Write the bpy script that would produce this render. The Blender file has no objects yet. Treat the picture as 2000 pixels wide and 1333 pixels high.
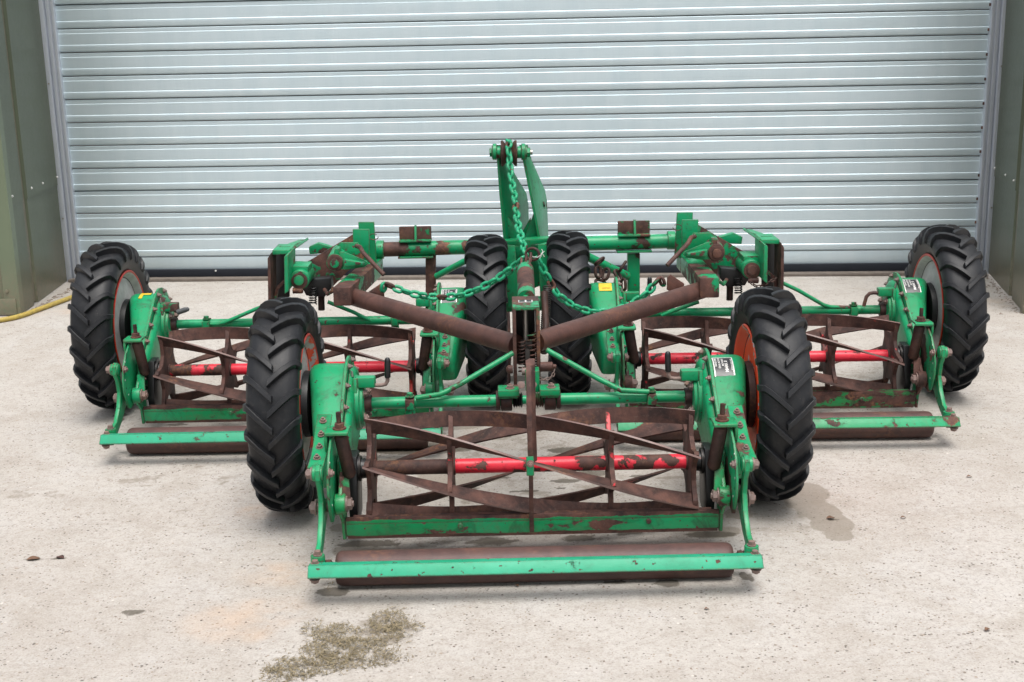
import bpy, bmesh, math, random
from math import sin, cos, pi, radians, sqrt, atan2
from mathutils import Vector, Matrix, noise
random.seed(7)
SC = bpy.context.scene
COL = SC.collection

# ------------------------------------------------------------ camera
CAM = Vector((-0.0475, -2.7569, 1.1842))
PITCH, ROLL, YAW, FPX = radians(13.934), radians(-1.206), radians(0.19), 2504.7
_f = Vector((sin(YAW)*cos(PITCH), cos(YAW)*cos(PITCH), -sin(PITCH)))
_r0 = Vector((cos(YAW), -sin(YAW), 0)); _u0 = _r0.cross(_f)
_r = _r0*cos(ROLL) + _u0*sin(ROLL); _u = -_r0*sin(ROLL) + _u0*cos(ROLL)
cd = bpy.data.cameras.new('camera'); cam = bpy.data.objects.new('camera', cd); COL.objects.link(cam)
cam.matrix_world = Matrix(((_r.x, _u.x, -_f.x, CAM.x), (_r.y, _u.y, -_f.y, CAM.y), (_r.z, _u.z, -_f.z, CAM.z), (0, 0, 0, 1)))
cd.sensor_width = 36; cd.lens = 36*FPX/2000; cd.clip_start = 0.05; cd.clip_end = 300
SC.camera = cam

# ------------------------------------------------------------ overcast sky, soft sun, exposure
w = bpy.data.worlds.new('World'); SC.world = w; w.use_nodes = True
nt = w.node_tree; nt.nodes.clear()
sky = nt.nodes.new('ShaderNodeTexSky'); sky.sky_type = 'NISHITA'; sky.sun_disc = False
SUN_EL, SUN_AZ = 72, 165          # azimuth measured from +Y, clockwise
sky.sun_elevation = radians(SUN_EL); sky.sun_rotation = radians(SUN_AZ); sky.dust_density = 6; sky.air_density = 1.2
hs = nt.nodes.new('ShaderNodeHueSaturation'); hs.inputs['Saturation'].default_value = 0.30
bg = nt.nodes.new('ShaderNodeBackground'); bg.inputs['Strength'].default_value = 0.15
ow = nt.nodes.new('ShaderNodeOutputWorld')
nt.links.new(sky.outputs[0], hs.inputs['Color']); nt.links.new(hs.outputs[0], bg.inputs[0]); nt.links.new(bg.outputs[0], ow.inputs[0])
sl = bpy.data.lights.new('sun', 'SUN'); sl.energy = 1.5; sl.angle = radians(32); sl.color = (1, 0.965, 0.92)
so = bpy.data.objects.new('sun', sl); COL.objects.link(so)
_sd = Vector((sin(radians(SUN_AZ))*cos(radians(SUN_EL)), cos(radians(SUN_AZ))*cos(radians(SUN_EL)), sin(radians(SUN_EL))))
so.rotation_euler = _sd.to_track_quat('Z', 'Y').to_euler(); so.location = _sd*20
SC.view_settings.view_transform = 'Standard'; SC.view_settings.look = 'None'; SC.view_settings.gamma = 1
SC.view_settings.use_curve_mapping = False; SC.view_settings.exposure = 0.42

def P(px, py, y):
    """point of the place at distance y that the photograph shows at px, py"""
    q = _f + _r*((px-1000)/FPX) - _u*((py-666.5)/FPX)
    return CAM + q*((y-CAM.y)/q.y)
def PZ(px, py, z=0.0):
    q = _f + _r*((px-1000)/FPX) - _u*((py-666.5)/FPX)
    return CAM + q*((z-CAM.z)/q.z)

# ------------------------------------------------------------ materials
class NT:
    def __init__(s, name):
        s.m = bpy.data.materials.new(name); s.m.use_nodes = True; s.t = s.m.node_tree; s.t.nodes.clear()
        s.out = s.n('ShaderNodeOutputMaterial'); s.b = s.n('ShaderNodeBsdfPrincipled'); s.l(s.b.outputs[0], s.out.inputs[0])
    def n(s, t, **k):
        x = s.t.nodes.new(t)
        for a, v in k.items(): setattr(x, a, v)
        return x
    def l(s, a, b): s.t.links.new(a, b)
    def set(s, inp, v):
        if hasattr(v, 'is_output') or isinstance(v, bpy.types.NodeSocket): s.l(v, inp)
        else:
            if isinstance(v, (tuple, list)) and len(v) == 3 and inp.type == 'RGBA': v = (*v, 1)
            inp.default_value = v
    def math(s, op, a, b=0.0, c=None, clamp=False):
        x = s.n('ShaderNodeMath', operation=op); x.use_clamp = clamp; s.set(x.inputs[0], a); s.set(x.inputs[1], b)
        if c is not None: s.set(x.inputs[2], c)
        return x.outputs[0]
    def mix(s, f, a, b):
        x = s.n('ShaderNodeMix', data_type='RGBA'); s.set(x.inputs[0], f); s.set(x.inputs[6], a); s.set(x.inputs[7], b); return x.outputs[2]
    def noise(s, vec, scale, detail=4, rough=0.55, dist=0.0):
        x = s.n('ShaderNodeTexNoise'); s.l(vec, x.inputs['Vector']); x.inputs['Scale'].default_value = scale
        x.inputs['Detail'].default_value = detail; x.inputs['Roughness'].default_value = rough; x.inputs['Distortion'].default_value = dist
        return x.outputs['Fac']
    def ramp(s, f, lo, hi):
        x = s.n('ShaderNodeMapRange'); x.clamp = True; s.set(x.inputs[0], f); s.set(x.inputs[1], lo); s.set(x.inputs[2], hi)
        return x.outputs[0]
    def coords(s, rnd=True):
        tc = s.n('ShaderNodeTexCoord')
        if not rnd: return tc.outputs['Object']
        oi = s.n('ShaderNodeObjectInfo'); v = s.n('ShaderNodeVectorMath', operation='MULTIPLY_ADD')
        cx = s.n('ShaderNodeCombineXYZ')
        for i, k in enumerate((7.1, 13.7, 3.3)): s.l(s.math('MULTIPLY', oi.outputs['Random'], k), cx.inputs[i])
        s.l(tc.outputs['Object'], v.inputs[0]); v.inputs[1].default_value = (1, 1, 1); s.l(cx.outputs[0], v.inputs[2])
        return v.outputs[0]
    def scale(s, vec, k):
        v = s.n('ShaderNodeVectorMath', operation='MULTIPLY'); s.l(vec, v.inputs[0]); v.inputs[1].default_value = k; return v.outputs[0]
    def bump(s, h, strength, dist=0.002, prev=None):
        x = s.n('ShaderNodeBump'); x.inputs['Strength'].default_value = strength; x.inputs['Distance'].default_value = dist
        s.l(h, x.inputs['Height']); 
        if prev is not None: s.l(prev, x.inputs['Normal'])
        return x.outputs[0]

def rust_color(s, v, dark=1.0):
    a = s.noise(v, 22, 6, 0.65); b = s.noise(v, 90, 5, 0.7); c = s.noise(v, 6, 3)
    col = s.mix(s.ramp(a, 0.35, 0.7), (0.034*dark, 0.018*dark, 0.016*dark), (0.138*dark, 0.062*dark, 0.047*dark))
    col = s.mix(s.math('MULTIPLY', s.ramp(c, 0.55, 0.75), s.ramp(b, 0.45, 0.62)), col, (0.30*dark, 0.125*dark, 0.045*dark))
    col = s.mix(s.math('MULTIPLY', s.ramp(s.noise(v, 14, 6, 0.7, 1.0), 0.56, 0.68), 0.7), col, (0.018*dark, 0.012*dark, 0.012*dark))
    col = s.mix(s.math('MULTIPLY', s.ramp(b, 0.56, 0.7), 0.28), col, (0.21*dark, 0.15*dark, 0.13*dark))
    return col, a, b

def painted(name, base, faded, chip=0.5, speck=0.5, cs=16, rough=0.27, dirt=0.45, dark=1.0, stretch=(1, 1, 1), under=None, boost=(), wear=0.9):
    """flaking paint over brown rust. chip: 0 none .. 1 nearly all gone"""
    s = NT(name); v = s.coords(); vs = s.scale(v, stretch)
    rc, ra, rb = rust_color(s, v, dark)
    if under: rc = s.mix(0.6, rc, under)
    big = s.noise(vs, cs*0.35, 3, 0.5); fine = s.noise(vs, cs, 7, 0.62, 0.3)
    f = s.math('ADD', s.math('MULTIPLY', big, 0.55), s.math('MULTIPLY', fine, 0.45))
    if boost:
        sp_ = s.n('ShaderNodeSeparateXYZ'); s.l(s.coords(False), sp_.inputs[0])
        for ax, lo, hi, soft, wt in boost:
            a_ = s.math('MULTIPLY', s.ramp(sp_.outputs[ax], lo-soft, lo), s.ramp(sp_.outputs[ax], hi+soft, hi)); f = s.math('ADD', f, s.math('MULTIPLY', a_, wt))
    t = 0.66 - 0.32*chip
    mask = s.ramp(f, t, t+0.012)
    sp = s.noise(v, 75, 4, 0.5); spm = s.ramp(sp, 0.76-0.12*speck, 0.77-0.12*speck)
    mask = s.math('MAXIMUM', mask, spm)
    # paint worn off the edges
    bv = s.n('ShaderNodeBevel'); bv.samples = 3; bv.inputs['Radius'].default_value = 0.0055
    ge = s.n('ShaderNodeNewGeometry'); dp = s.n('ShaderNodeVectorMath', operation='DOT_PRODUCT'); s.l(bv.outputs[0], dp.inputs[0]); s.l(ge.outputs['Normal'], dp.inputs[1])
    ed = s.math('SUBTRACT', 1.0, dp.outputs['Value'])
    ew = s.ramp(s.math('ADD', s.math('MULTIPLY', ed, 3.0), s.math('MULTIPLY', s.math('SUBTRACT', s.noise(v, 55, 6, 0.75), 0.5), 2.2+0.0)), 0.26-0.20*chip, 0.34-0.20*chip)
    ew = s.math('MULTIPLY', ew, s.ramp(ed, 0.02, 0.05)); mask = s.math('MAXIMUM', mask, s.math('MULTIPLY', ew, wear))
    tone = s.noise(v, 5, 4); tone2 = s.noise(v, 45, 5, 0.7)
    paint = s.mix(s.ramp(tone, 0.3, 0.75), base, faded)
    paint = s.mix(s.math('MULTIPLY', s.ramp(tone2, 0.5, 0.8), dirt), paint, (0.10, 0.085, 0.05))
    gr = s.math('MULTIPLY', s.ramp(s.noise(v, 12, 7, 0.72, 0.8), 0.52, 0.68), 0.12+dirt*0.9)
    paint = s.mix(s.math('MINIMUM', gr, 0.6), paint, (0.016, 0.020, 0.014))
    edge = s.math('MULTIPLY', s.ramp(f, t-0.03, t), 0.35)
    paint = s.mix(edge, paint, tuple(c*0.35 for c in base))
    s.l(s.mix(mask, paint, rc), s.b.inputs['Base Color'])
    s.l(s.math('ADD', s.math('MULTIPLY', mask, 0.35), s.math('ADD', rough, s.math('MULTIPLY', tone2, 0.2))), s.b.inputs['Roughness'])
    s.b.inputs['Specular IOR Level'].default_value = 0.38
    h = s.math('SUBTRACT', s.math('MULTIPLY', s.noise(v, 60, 5, 0.7), 0.35), mask)
    h2 = s.math('MULTIPLY', s.noise(v, 30, 3), 0.8)
    s.l(s.bump(s.math('ADD', h, h2), 0.55, 0.0012), s.b.inputs['Normal'])
    return s.m

G0, G1 = (0.002, 0.222, 0.076), (0.006, 0.310, 0.132)
M = {}
M['green'] = painted('green_paint', G0, G1, 0.15, 0.7, dirt=0.42)
M['green_worn'] = painted('worn_green_paint', G0, G1, 0.36, 0.8, cs=18, dirt=0.4)
M['green_half'] = painted('half_gone_green_paint', G0, G1, 0.47, 0.7, cs=16, dirt=0.4)
M['green_rust'] = painted('rust_with_green_remains', G0, G1, 0.72, 1.0, cs=22, dirt=0.6)
M['green_chip'] = painted('peppered_green_paint', (0.02, 0.19, 0.045), (0.02, 0.26, 0.09), 0.58, 1.2, cs=60, dirt=0.9, stretch=(0.4, 1, 1))
M['green_bar'] = painted('sky_lit_bar_paint', (0.006, 0.25, 0.125), (0.02, 0.35, 0.20), 0.12, 0.8, cs=30, dirt=0.15, rough=0.36)  # lighter than the other greens: skylight on the tilted bar put into the colour
M['green_knife'] = painted('peeling_green_paint', (0.006, 0.20, 0.06), (0.01, 0.29, 0.12), 0.24, 0.7, cs=34, dirt=0.6, stretch=(0.5, 1, 1), boost=((2, .0925, .2, .009, .22), (2, -.1, .0480, .005, .2)))
M['green_carrier'] = painted('carrier_green_paint', (0.008, 0.215, 0.06), (0.012, 0.30, 0.11), 0.30, 0.7, cs=30, dirt=0.8)
M['green_chain'] = painted('chain_green_paint', (0.003, 0.26, 0.11), (0.02, 0.33, 0.17), 0.22, 0.5, cs=40, dirt=0.3, wear=0.0)
M['red'] = painted('red_paint', (0.62, 0.012, 0.030), (0.74, 0.045, 0.075), 0.40, 0.6, cs=17, rough=0.25, dirt=0.12, dark=0.7)
M['red_front'] = painted('part_bare_red_paint', (0.62, 0.012, 0.030), (0.74, 0.045, 0.075), 0.26, 0.6, cs=22, rough=0.25, dirt=0.12, dark=0.7, boost=((0, -.345, -.205, .03, .25), (0, .055, .115, .03, .07), (0, .22, .33, .03, .03)))
M['red_worn'] = painted('worn_red_paint', (0.55, 0.02, 0.03), (0.65, 0.03, 0.04), 0.80, 0.8, cs=18, rough=0.3, dark=0.9)
M['blade'] = painted('rusty_blade', (0.45, 0.03, 0.02), (0.4, 0.03, 0.02), 0.925, 0.2, cs=12, rough=0.32, dark=0.82)

def _x(): pass
def rust(name, dark=1.0, rough=0.6, tint=None):
    s = NT(name); v = s.coords(); c, a, b = rust_color(s, v, dark)
    if tint: c = s.mix(0.5, c, tint)
    s.l(c, s.b.inputs['Base Color']); s.l(s.math('ADD', rough-0.12, s.math('MULTIPLY', b, 0.3)), s.b.inputs['Roughness'])
    s.b.inputs['Specular IOR Level'].default_value = 0.35
    s.l(s.bump(s.math('ADD', b, s.math('MULTIPLY', a, 0.6)), 0.5, 0.0012), s.b.inputs['Normal']); return s.m
M['rust'] = rust('brown_rust'); M['rust_dark'] = rust('dark_rust', 0.5, 0.55); M['rust_roller'] = rust('roller_rust', 0.85, 0.44, (0.095, 0.056, 0.052))
M['rust_tube'] = rust('tube_rust', 0.9, 0.45, (0.095, 0.046, 0.038))
M['blade_edge'] = rust('worn_blade_edge', 1.6, 0.35, (0.20, 0.145, 0.135)); M['bolt'] = rust('bolt_steel', 1.5, 0.42, (0.25, 0.20, 0.18))
def plain(name, c, rough=0.5, metal=0.0, var=0.25, sc=30, b=0.2):
    s = NT(name); v = s.coords(); n = s.noise(v, sc, 6, 0.65)
    s.l(s.mix(s.ramp(n, 0.3, 0.75), c, tuple(x*(1-var) for x in c)), s.b.inputs['Base Color'])
    s.l(s.math('ADD', rough-0.08, s.math('MULTIPLY', n, 0.2)), s.b.inputs['Roughness']); s.b.inputs['Metallic'].default_value = metal
    if b: s.l(s.bump(n, b, 0.001), s.b.inputs['Normal'])
    return s.m
M['black'] = plain('black_grease', (0.010, 0.010, 0.011), 0.4)
M['grip'] = plain('black_plastic', (0.012, 0.012, 0.014), 0.32, b=0.05)
M['grip_grey'] = plain('grey_rubber', (0.09, 0.095, 0.10), 0.5)
M['steel'] = plain('bare_steel', (0.42, 0.40, 0.37), 0.38, 0.8)
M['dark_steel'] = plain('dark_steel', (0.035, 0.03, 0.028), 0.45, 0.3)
M['plate_black'] = plain('nameplate_black', (0.018, 0.02, 0.024), 0.3, 0, 0.4, 80, 0.05)
M['plate_white'] = plain('nameplate_silver', (0.72, 0.72, 0.70), 0.4, 0.2, 0.2, 80, 0.05)
M['yellow'] = plain('yellow_sticker', (0.78, 0.52, 0.03), 0.45, 0, 0.25, 60, 0.1)
M['white'] = plain('white_tie', (0.75, 0.75, 0.72), 0.5)
M['red_edge'] = plain('rim_red_edge', (0.55, 0.035, 0.015), 0.45, 0, 0.4)
M['patch'] = plain('bare_patch', (0.27, 0.19, 0.165), 0.7, 0, 0.4, 60)

def rim_mat(name, red, base=(0.48, 0.47, 0.465)):
    s = NT(name); v = s.coords(False); n = s.noise(v, 9, 5, 0.6, 0.5); m = s.noise(v, 60, 6, 0.7); r2 = s.noise(v, 25, 3)
    c = s.mix(s.ramp(r2, 0.3, 0.7), base, tuple(x*0.72 for x in base))
    c = s.mix(s.math('MULTIPLY', s.ramp(m, 0.5, 0.75), 0.35), c, (0.12, 0.07, 0.05))
    f = s.math('ADD', s.math('MULTIPLY', n, 0.72), s.math('MULTIPLY', m, 0.28))
    t = 0.70 - 0.40*red
    c = s.mix(s.ramp(f, t, t+0.02), c, (0.80, 0.065, 0.012))
    s.l(c, s.b.inputs['Base Color']); s.b.inputs['Roughness'].default_value = 0.45
    s.l(s.bump(m, 0.15, 0.001), s.b.inputs['Normal']); return s.m
M['rim'] = rim_mat('grey_rim', 0.06); M['rim_red'] = rim_mat('grey_rim_with_red', 0.36); M['rim_orange'] = rim_mat('orange_rim', 0.72)

def tyre_mat():
    s = NT('black_rubber'); v = s.coords(); n = s.noise(v, 7, 5, 0.6); m = s.noise(v, 70, 6, 0.7); d = s.noise(v, 240, 3, 0.6)
    c = s.mix(s.ramp(n, 0.35, 0.75), (0.0065, 0.0072, 0.0088), (0.017, 0.0185, 0.022))
    c = s.mix(s.math('MULTIPLY', s.ramp(m, 0.52, 0.75), 0.35), c, (0.06, 0.055, 0.05))
    c = s.mix(s.ramp(d, 0.74, 0.76), c, (0.2, 0.19, 0.17))
    s.l(c, s.b.inputs['Base Color']); s.l(s.math('ADD', 0.38, s.math('MULTIPLY', n, 0.22)), s.b.inputs['Roughness']); s.b.inputs['Specular IOR Level'].default_value = 0.38
    s.l(s.bump(m, 0.25, 0.0015), s.b.inputs['Normal']); return s.m
M['tyre'] = tyre_mat()

def door_mat():
    s = NT('galvanised_slat'); v = s.coords(True); vs = s.scale(v, (2.2, 30, 30)); n = s.noise(vs, 1.0, 5, 0.6); vv = s.scale(v, (9, 1, 1.5)); n2 = s.noise(vv, 1.5, 4)
    n3 = s.noise(v, 160, 4, 0.7)
    c = s.mix(s.ramp(n2, 0.3, 0.7), (0.55, 0.655, 0.70), (0.60, 0.695, 0.735))
    c = s.mix(s.math('MULTIPLY', s.ramp(n3, 0.6, 0.8), 0.25), c, (0.36, 0.38, 0.38))
    s.l(c, s.b.inputs['Base Color']); s.b.inputs['Metallic'].default_value = 0.60
    s.l(s.math('ADD', 0.40, s.math('MULTIPLY', n, 0.18)), s.b.inputs['Roughness'])
    s.l(s.bump(s.math('ADD', s.math('MULTIPLY', n2, 1.0), s.math('MULTIPLY', n, 0.1)), 0.18, 0.01), s.b.inputs['Normal']); return s.m
M['door'] = door_mat()
def galv():
    s = NT('galvanised_guide'); v = s.coords(False); n = s.noise(s.scale(v, (8, 8, 1.2)), 6, 5, 0.6)
    s.l(s.mix(s.ramp(n, 0.3, 0.7), (0.58, 0.62, 0.69), (0.47, 0.51, 0.56)), s.b.inputs['Base Color']); s.b.inputs['Metallic'].default_value = 0.45
    s.l(s.math('ADD', 0.36, s.math('MULTIPLY', n, 0.2)), s.b.inputs['Roughness']); return s.m
M['galv'] = galv()
def cladding(name, c):
    s = NT(name); v = s.coords(False); n = s.noise(s.scale(v, (1, 1, 0.35)), 4, 5, 0.6); m = s.noise(v, 60, 5, 0.7)
    sep = s.n('ShaderNodeSeparateXYZ'); s.l(v, sep.inputs[0])
    col = s.mix(s.ramp(n, 0.3, 0.72), c, tuple(x*0.80 for x in c))
    spl = s.math('MULTIPLY', s.ramp(s.math('ADD', sep.outputs[2], s.math('MULTIPLY', n, -0.35)), 0.10, -0.12), 0.75)
    col = s.mix(s.math('MULTIPLY', spl, s.ramp(m, 0.3, 0.6)), col, (0.19, 0.155, 0.11))
    col = s.mix(s.ramp(m, 0.72, 0.76), col, (0.33, 0.33, 0.29))
    s.l(col, s.b.inputs['Base Color']); s.l(s.math('ADD', 0.30, s.math('MULTIPLY', m, 0.15)), s.b.inputs['Roughness'])
    s.l(s.bump(s.noise(v, 3, 3), 0.2, 0.02), s.b.inputs['Normal']); return s.m
M['screw'] = None
M['clad'] = cladding('olive_cladding', (0.080, 0.098, 0.060)); M['clad_light'] = cladding('light_olive_trim', (0.14, 0.175, 0.112))
M['clad_rib'] = cladding('olive_rib', (0.068, 0.072, 0.040))

def concrete():
    s = NT('weathered_concrete'); tc = s.n('ShaderNodeTexCoord'); v = tc.outputs['Object']
    a = s.noise(v, 1.3, 5, 0.6); b = s.noise(v, 9, 6, 0.65); c = s.noise(v, 55, 6, 0.7); d = s.noise(v, 190, 4, 0.75); e = s.noise(s.scale(v, (0.7, 2.0, 1)), 26, 6, 0.7)
    col = s.mix(s.ramp(a, 0.3, 0.7), (0.365, 0.332, 0.298), (0.450, 0.422, 0.390))
    col = s.mix(s.math('MULTIPLY', s.ramp(b, 0.46, 0.66), 0.55), col, (0.315, 0.278, 0.238))
    col = s.mix(s.math('MULTIPLY', s.ramp(s.noise(v, 3.2, 6, 0.7, 0.8), 0.50, 0.66), 0.45), col, (0.47, 0.455, 0.44))
    col = s.mix(s.math('MULTIPLY', s.ramp(c, 0.48, 0.66), 0.55), col, (0.27, 0.24, 0.21))
    col = s.mix(s.math('MULTIPLY', s.ramp(d, 0.50, 0.72), 0.50), col, (0.53, 0.50, 0.46))
    col = s.mix(s.math('MULTIPLY', s.ramp(d, 0.46, 0.36), 0.5), col, (0.21, 0.185, 0.165))
    vo = s.n('ShaderNodeTexVoronoi'); vo.inputs['Scale'].default_value = 95; s.l(v, vo.inputs['Vector']); vo.inputs['Randomness'].default_value = 1
    spk = s.math('MULTIPLY', s.math('LESS_THAN', vo.outputs['Distance'], s.math('MULTIPLY', s.ramp(e, 0.40, 0.68), 0.40)), 0.85)
    sc2 = s.n('ShaderNodeSeparateColor'); s.l(vo.outputs['Color'], sc2.inputs[0])
    spc = s.mix(s.ramp(sc2.outputs[0], 0.3, 0.9), (0.10, 0.085, 0.075), (0.28, 0.22, 0.17))
    col = s.mix(spk, col, spc)
    vo2 = s.n('ShaderNodeTexVoronoi'); vo2.inputs['Scale'].default_value = 42; s.l(v, vo2.inputs['Vector'])
    rc = s.n('ShaderNodeSeparateColor'); s.l(vo2.outputs['Color'], rc.inputs[0])
    agg = s.math('MULTIPLY', s.math('LESS_THAN', vo2.outputs['Distance'], 0.13), s.math('GREATER_THAN', rc.outputs[1], 0.72))
    col = s.mix(s.math('MULTIPLY', agg, 0.7), col, s.mix(rc.outputs[0], (0.17, 0.14, 0.12), (0.66, 0.62, 0.57)))
    at = s.n('ShaderNodeAttribute'); at.attribute_name = 'stain'
    sv = s.n('ShaderNodeSeparateColor'); s.l(at.outputs['Color'], sv.inputs[0])
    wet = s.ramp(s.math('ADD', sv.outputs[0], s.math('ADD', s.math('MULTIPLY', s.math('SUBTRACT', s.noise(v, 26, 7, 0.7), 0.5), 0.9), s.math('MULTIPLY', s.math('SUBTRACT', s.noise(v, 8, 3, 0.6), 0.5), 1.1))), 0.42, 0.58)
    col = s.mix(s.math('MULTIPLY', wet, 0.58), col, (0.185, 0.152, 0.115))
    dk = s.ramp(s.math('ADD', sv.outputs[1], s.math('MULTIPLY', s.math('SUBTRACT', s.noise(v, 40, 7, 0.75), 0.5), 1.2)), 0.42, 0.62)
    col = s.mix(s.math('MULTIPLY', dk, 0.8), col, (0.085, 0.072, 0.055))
    orr = s.math('MULTIPLY', s.math('MULTIPLY', sv.outputs[2], s.ramp(s.noise(v, 12, 4), 0.35, 0.65)), 0.38)
    col = s.mix(orr, col, (0.56, 0.36, 0.22))
    s.l(col, s.b.inputs['Base Color'])
    s.l(s.math('SUBTRACT', 0.88, s.math('MULTIPLY', wet, 0.22)), s.b.inputs['Roughness']); s.b.inputs['Specular IOR Level'].default_value = 0.3
    h = s.math('ADD', s.math('MULTIPLY', c, 0.6), s.math('SUBTRACT', s.math('MULTIPLY', d, 0.6), s.math('MULTIPLY', spk, 0.8)))
    s.l(s.bump(h, 0.6, 0.002, s.bump(s.noise(v, 5, 4), 0.35, 0.02)), s.b.inputs['Normal']); return s.m
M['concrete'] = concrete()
M['grass'] = plain('dry_clippings', (0.31, 0.25, 0.15), 0.8, 0, 0.6, 300, 0); M['grass2'] = plain('green_clippings', (0.235, 0.195, 0.115), 0.8, 0, 0.5, 300, 0)
M['soil'] = plain('soil', (0.22, 0.17, 0.11), 0.9, 0, 0.5, 200); M['leaf'] = plain('brown_leaf', (0.16, 0.085, 0.05), 0.7, 0, 0.4)
M['stone'] = plain('pebble', (0.30, 0.25, 0.21), 0.8, 0, 0.5, 40)
M['rubber'] = plain('black_rubber_seal', (0.022, 0.025, 0.032), 0.7, 0, 0.2, 8, 0.1)
M['rubber'].node_tree.nodes['Principled BSDF'].inputs['Specular IOR Level'].default_value = 0.15
M['timber'] = plain('weathered_threshold', (0.19, 0.16, 0.135), 0.75, 0, 0.4, 20)
def hose_mat():
    s = NT('yellow_hose'); v = s.coords(False); n = s.noise(v, 30, 5, 0.7); w_ = s.n('ShaderNodeTexWave'); w_.inputs['Scale'].default_value = 40; s.l(v, w_.inputs['Vector'])
    c = s.mix(s.ramp(n, 0.3, 0.75), (0.50, 0.37, 0.07), (0.30, 0.22, 0.06)); c = s.mix(s.math('MULTIPLY', w_.outputs['Fac'], 0.25), c, (0.25, 0.19, 0.05))
    s.l(c, s.b.inputs['Base Color']); s.b.inputs['Roughness'].default_value = 0.5; return s.m
M['hose'] = hose_mat()

# ------------------------------------------------------------ mesh helpers
class MB:
    def __init__(s): s.v = []; s.f = []; s.mi = []; s.cur = 0
    def add(s, vs, fs):
        o = len(s.v); s.v += [tuple(v) for v in vs]; s.f += [tuple(i+o for i in f) for f in fs]; s.mi += [s.cur]*len(fs); return s
    def box(s, c, d, R=None):
        c = Vector(c); h = Vector(d)*0.5; vs = []
        for x in (-1, 1):
            for y in (-1, 1):
                for z in (-1, 1):
                    p = Vector((x*h.x, y*h.y, z*h.z)); p = (R @ p) if R else p; vs.append(c+p)
        return s.add(vs, [(0, 1, 3, 2), (4, 6, 7, 5), (0, 4, 5, 1), (2, 3, 7, 6), (0, 2, 6, 4), (1, 5, 7, 3)])
    def prism(s, pts, off):
        """planar polygon of 3D points, thickened by vector off (centred)"""
        off = Vector(off); n = len(pts); a = [Vector(p)-off/2 for p in pts]; b = [Vector(p)+off/2 for p in pts]
        return s.add(a+b, [tuple(range(n)), tuple(range(2*n-1, n-1, -1))]+[(i, (i+1) % n, n+(i+1) % n, n+i) for i in range(n)])
    def px(s, yz, x0, x1):      # polygon in the yz plane between x0 and x1
        return s.prism([((x0+x1)/2, y, z) for y, z in yz], (x1-x0, 0, 0))
    def tube(s, pts, r, n=14, cap=True, closed=False, rs=None):
        pts = [Vector(p) for p in pts]; m = len(pts); vs = []; fs = []
        t0 = (pts[1]-pts[0]).normalized(); up = Vector((0, 0, 1)) if abs(t0.z) < 0.9 else Vector((1, 0, 0)); u = t0.cross(up).normalized()
        for i, p in enumerate(pts):
            if closed: t = (pts[(i+1) % m]-pts[i-1]).normalized()
            else: t = (pts[min(i+1, m-1)]-pts[max(i-1, 0)]).normalized()
            u = (u-t*u.dot(t)).normalized(); w_ = t.cross(u); rr = rs[i] if rs else r
            for k in range(n):
                a = 2*pi*k/n; vs.append(p+(u*cos(a)+w_*sin(a))*rr)
        for i in range(m if closed else m-1):
            for k in range(n):
                j = (i+1) % m; fs.append((i*n+k, i*n+(k+1) % n, j*n+(k+1) % n, j*n+k))
        if cap and not closed: fs += [tuple(range(n-1, -1, -1)), tuple(range((m-1)*n, m*n))]
        return s.add(vs, fs)
    def cyl(s, a, b, r, n=18, ch=0.0):
        a = Vector(a); b = Vector(b); d = (b-a).normalized()
        if ch: return s.tube([a, a+d*ch, b-d*ch, b], r, n, rs=[r-ch, r, r, r-ch]) if True else s
        return s.tube([a, b], r, n)
    def lathe(s, prof, cy, cz, n=48, close=False, x0=0.0, sg=1):
        """profile [(x, r)] turned about the x axis through (cy, cz)"""
        m = len(prof); vs = [(x0+sg*x, cy+r*cos(2*pi*k/n), cz+r*sin(2*pi*k/n)) for x, r in prof for k in range(n)]
        fs = [(i*n+k, i*n+(k+1) % n, ((i+1) % m)*n+(k+1) % n, ((i+1) % m)*n+k) for i in range(m if close else m-1) for k in range(n)]
        if not close: fs += [tuple(range(n-1, -1, -1)), tuple(range((m-1)*n, m*n))]
        return s.add(vs, fs)
    def hexa(s, p, d, r, h):
        p = Vector(p); d = Vector(d).normalized(); s.tube([p, p+d*h*0.25], r*1.35, 14); return s.tube([p+d*h*0.25, p+d*h*0.95, p+d*h], r, 6, rs=[r, r, r*0.85])

def finish(me, mats, bevel=0, smooth=35):
    bm = bmesh.new(); bm.from_mesh(me); bmesh.ops.recalc_face_normals(bm, faces=bm.faces)
    if bevel:
        es = [e for e in bm.edges if len(e.link_faces) == 2 and e.calc_face_angle(0) > radians(38)]
        if es: bmesh.ops.bevel(bm, geom=es, offset=bevel, segments=2, affect='EDGES', profile=0.6, clamp_overlap=True)
    bm.to_mesh(me); bm.free()
    for m in (mats if isinstance(mats, (list, tuple)) else [mats]): me.materials.append(M[m] if isinstance(m, str) else m)
    if smooth: 
        me.polygons.foreach_set('use_smooth', [True]*len(me.polygons)); me.set_sharp_from_angle(angle=radians(smooth))
def mk(name, mb, mats, parent=None, bevel=0, smooth=35):
    me = bpy.data.meshes.new(name); me.from_pydata([tuple(v) for v in mb.v], [], mb.f); me.polygons.foreach_set('material_index', mb.mi); finish(me, mats, bevel, smooth)
    return link(name, me, parent)
def link(name, me, parent=None, loc=(0, 0, 0), rot=None):
    o = bpy.data.objects.new(name, me); COL.objects.link(o); o.location = loc
    if rot: o.rotation_euler = rot
    if parent: o.parent = parent
    return o
def thing(name, label, cat, loc=(0, 0, 0), rz=0, group=None):
    o = bpy.data.objects.new(name, None); COL.objects.link(o); o.location = loc; o.rotation_euler = (0, 0, rz); o.empty_display_size = 0.1
    return tag(o, label, cat, group)
def tag(o, label=None, cat=None, group=None, kind=None):
    if label: o['label'] = label
    if cat: o['category'] = cat
    if group: o['group'] = group
    if kind: o['kind'] = kind
    return o
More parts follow.
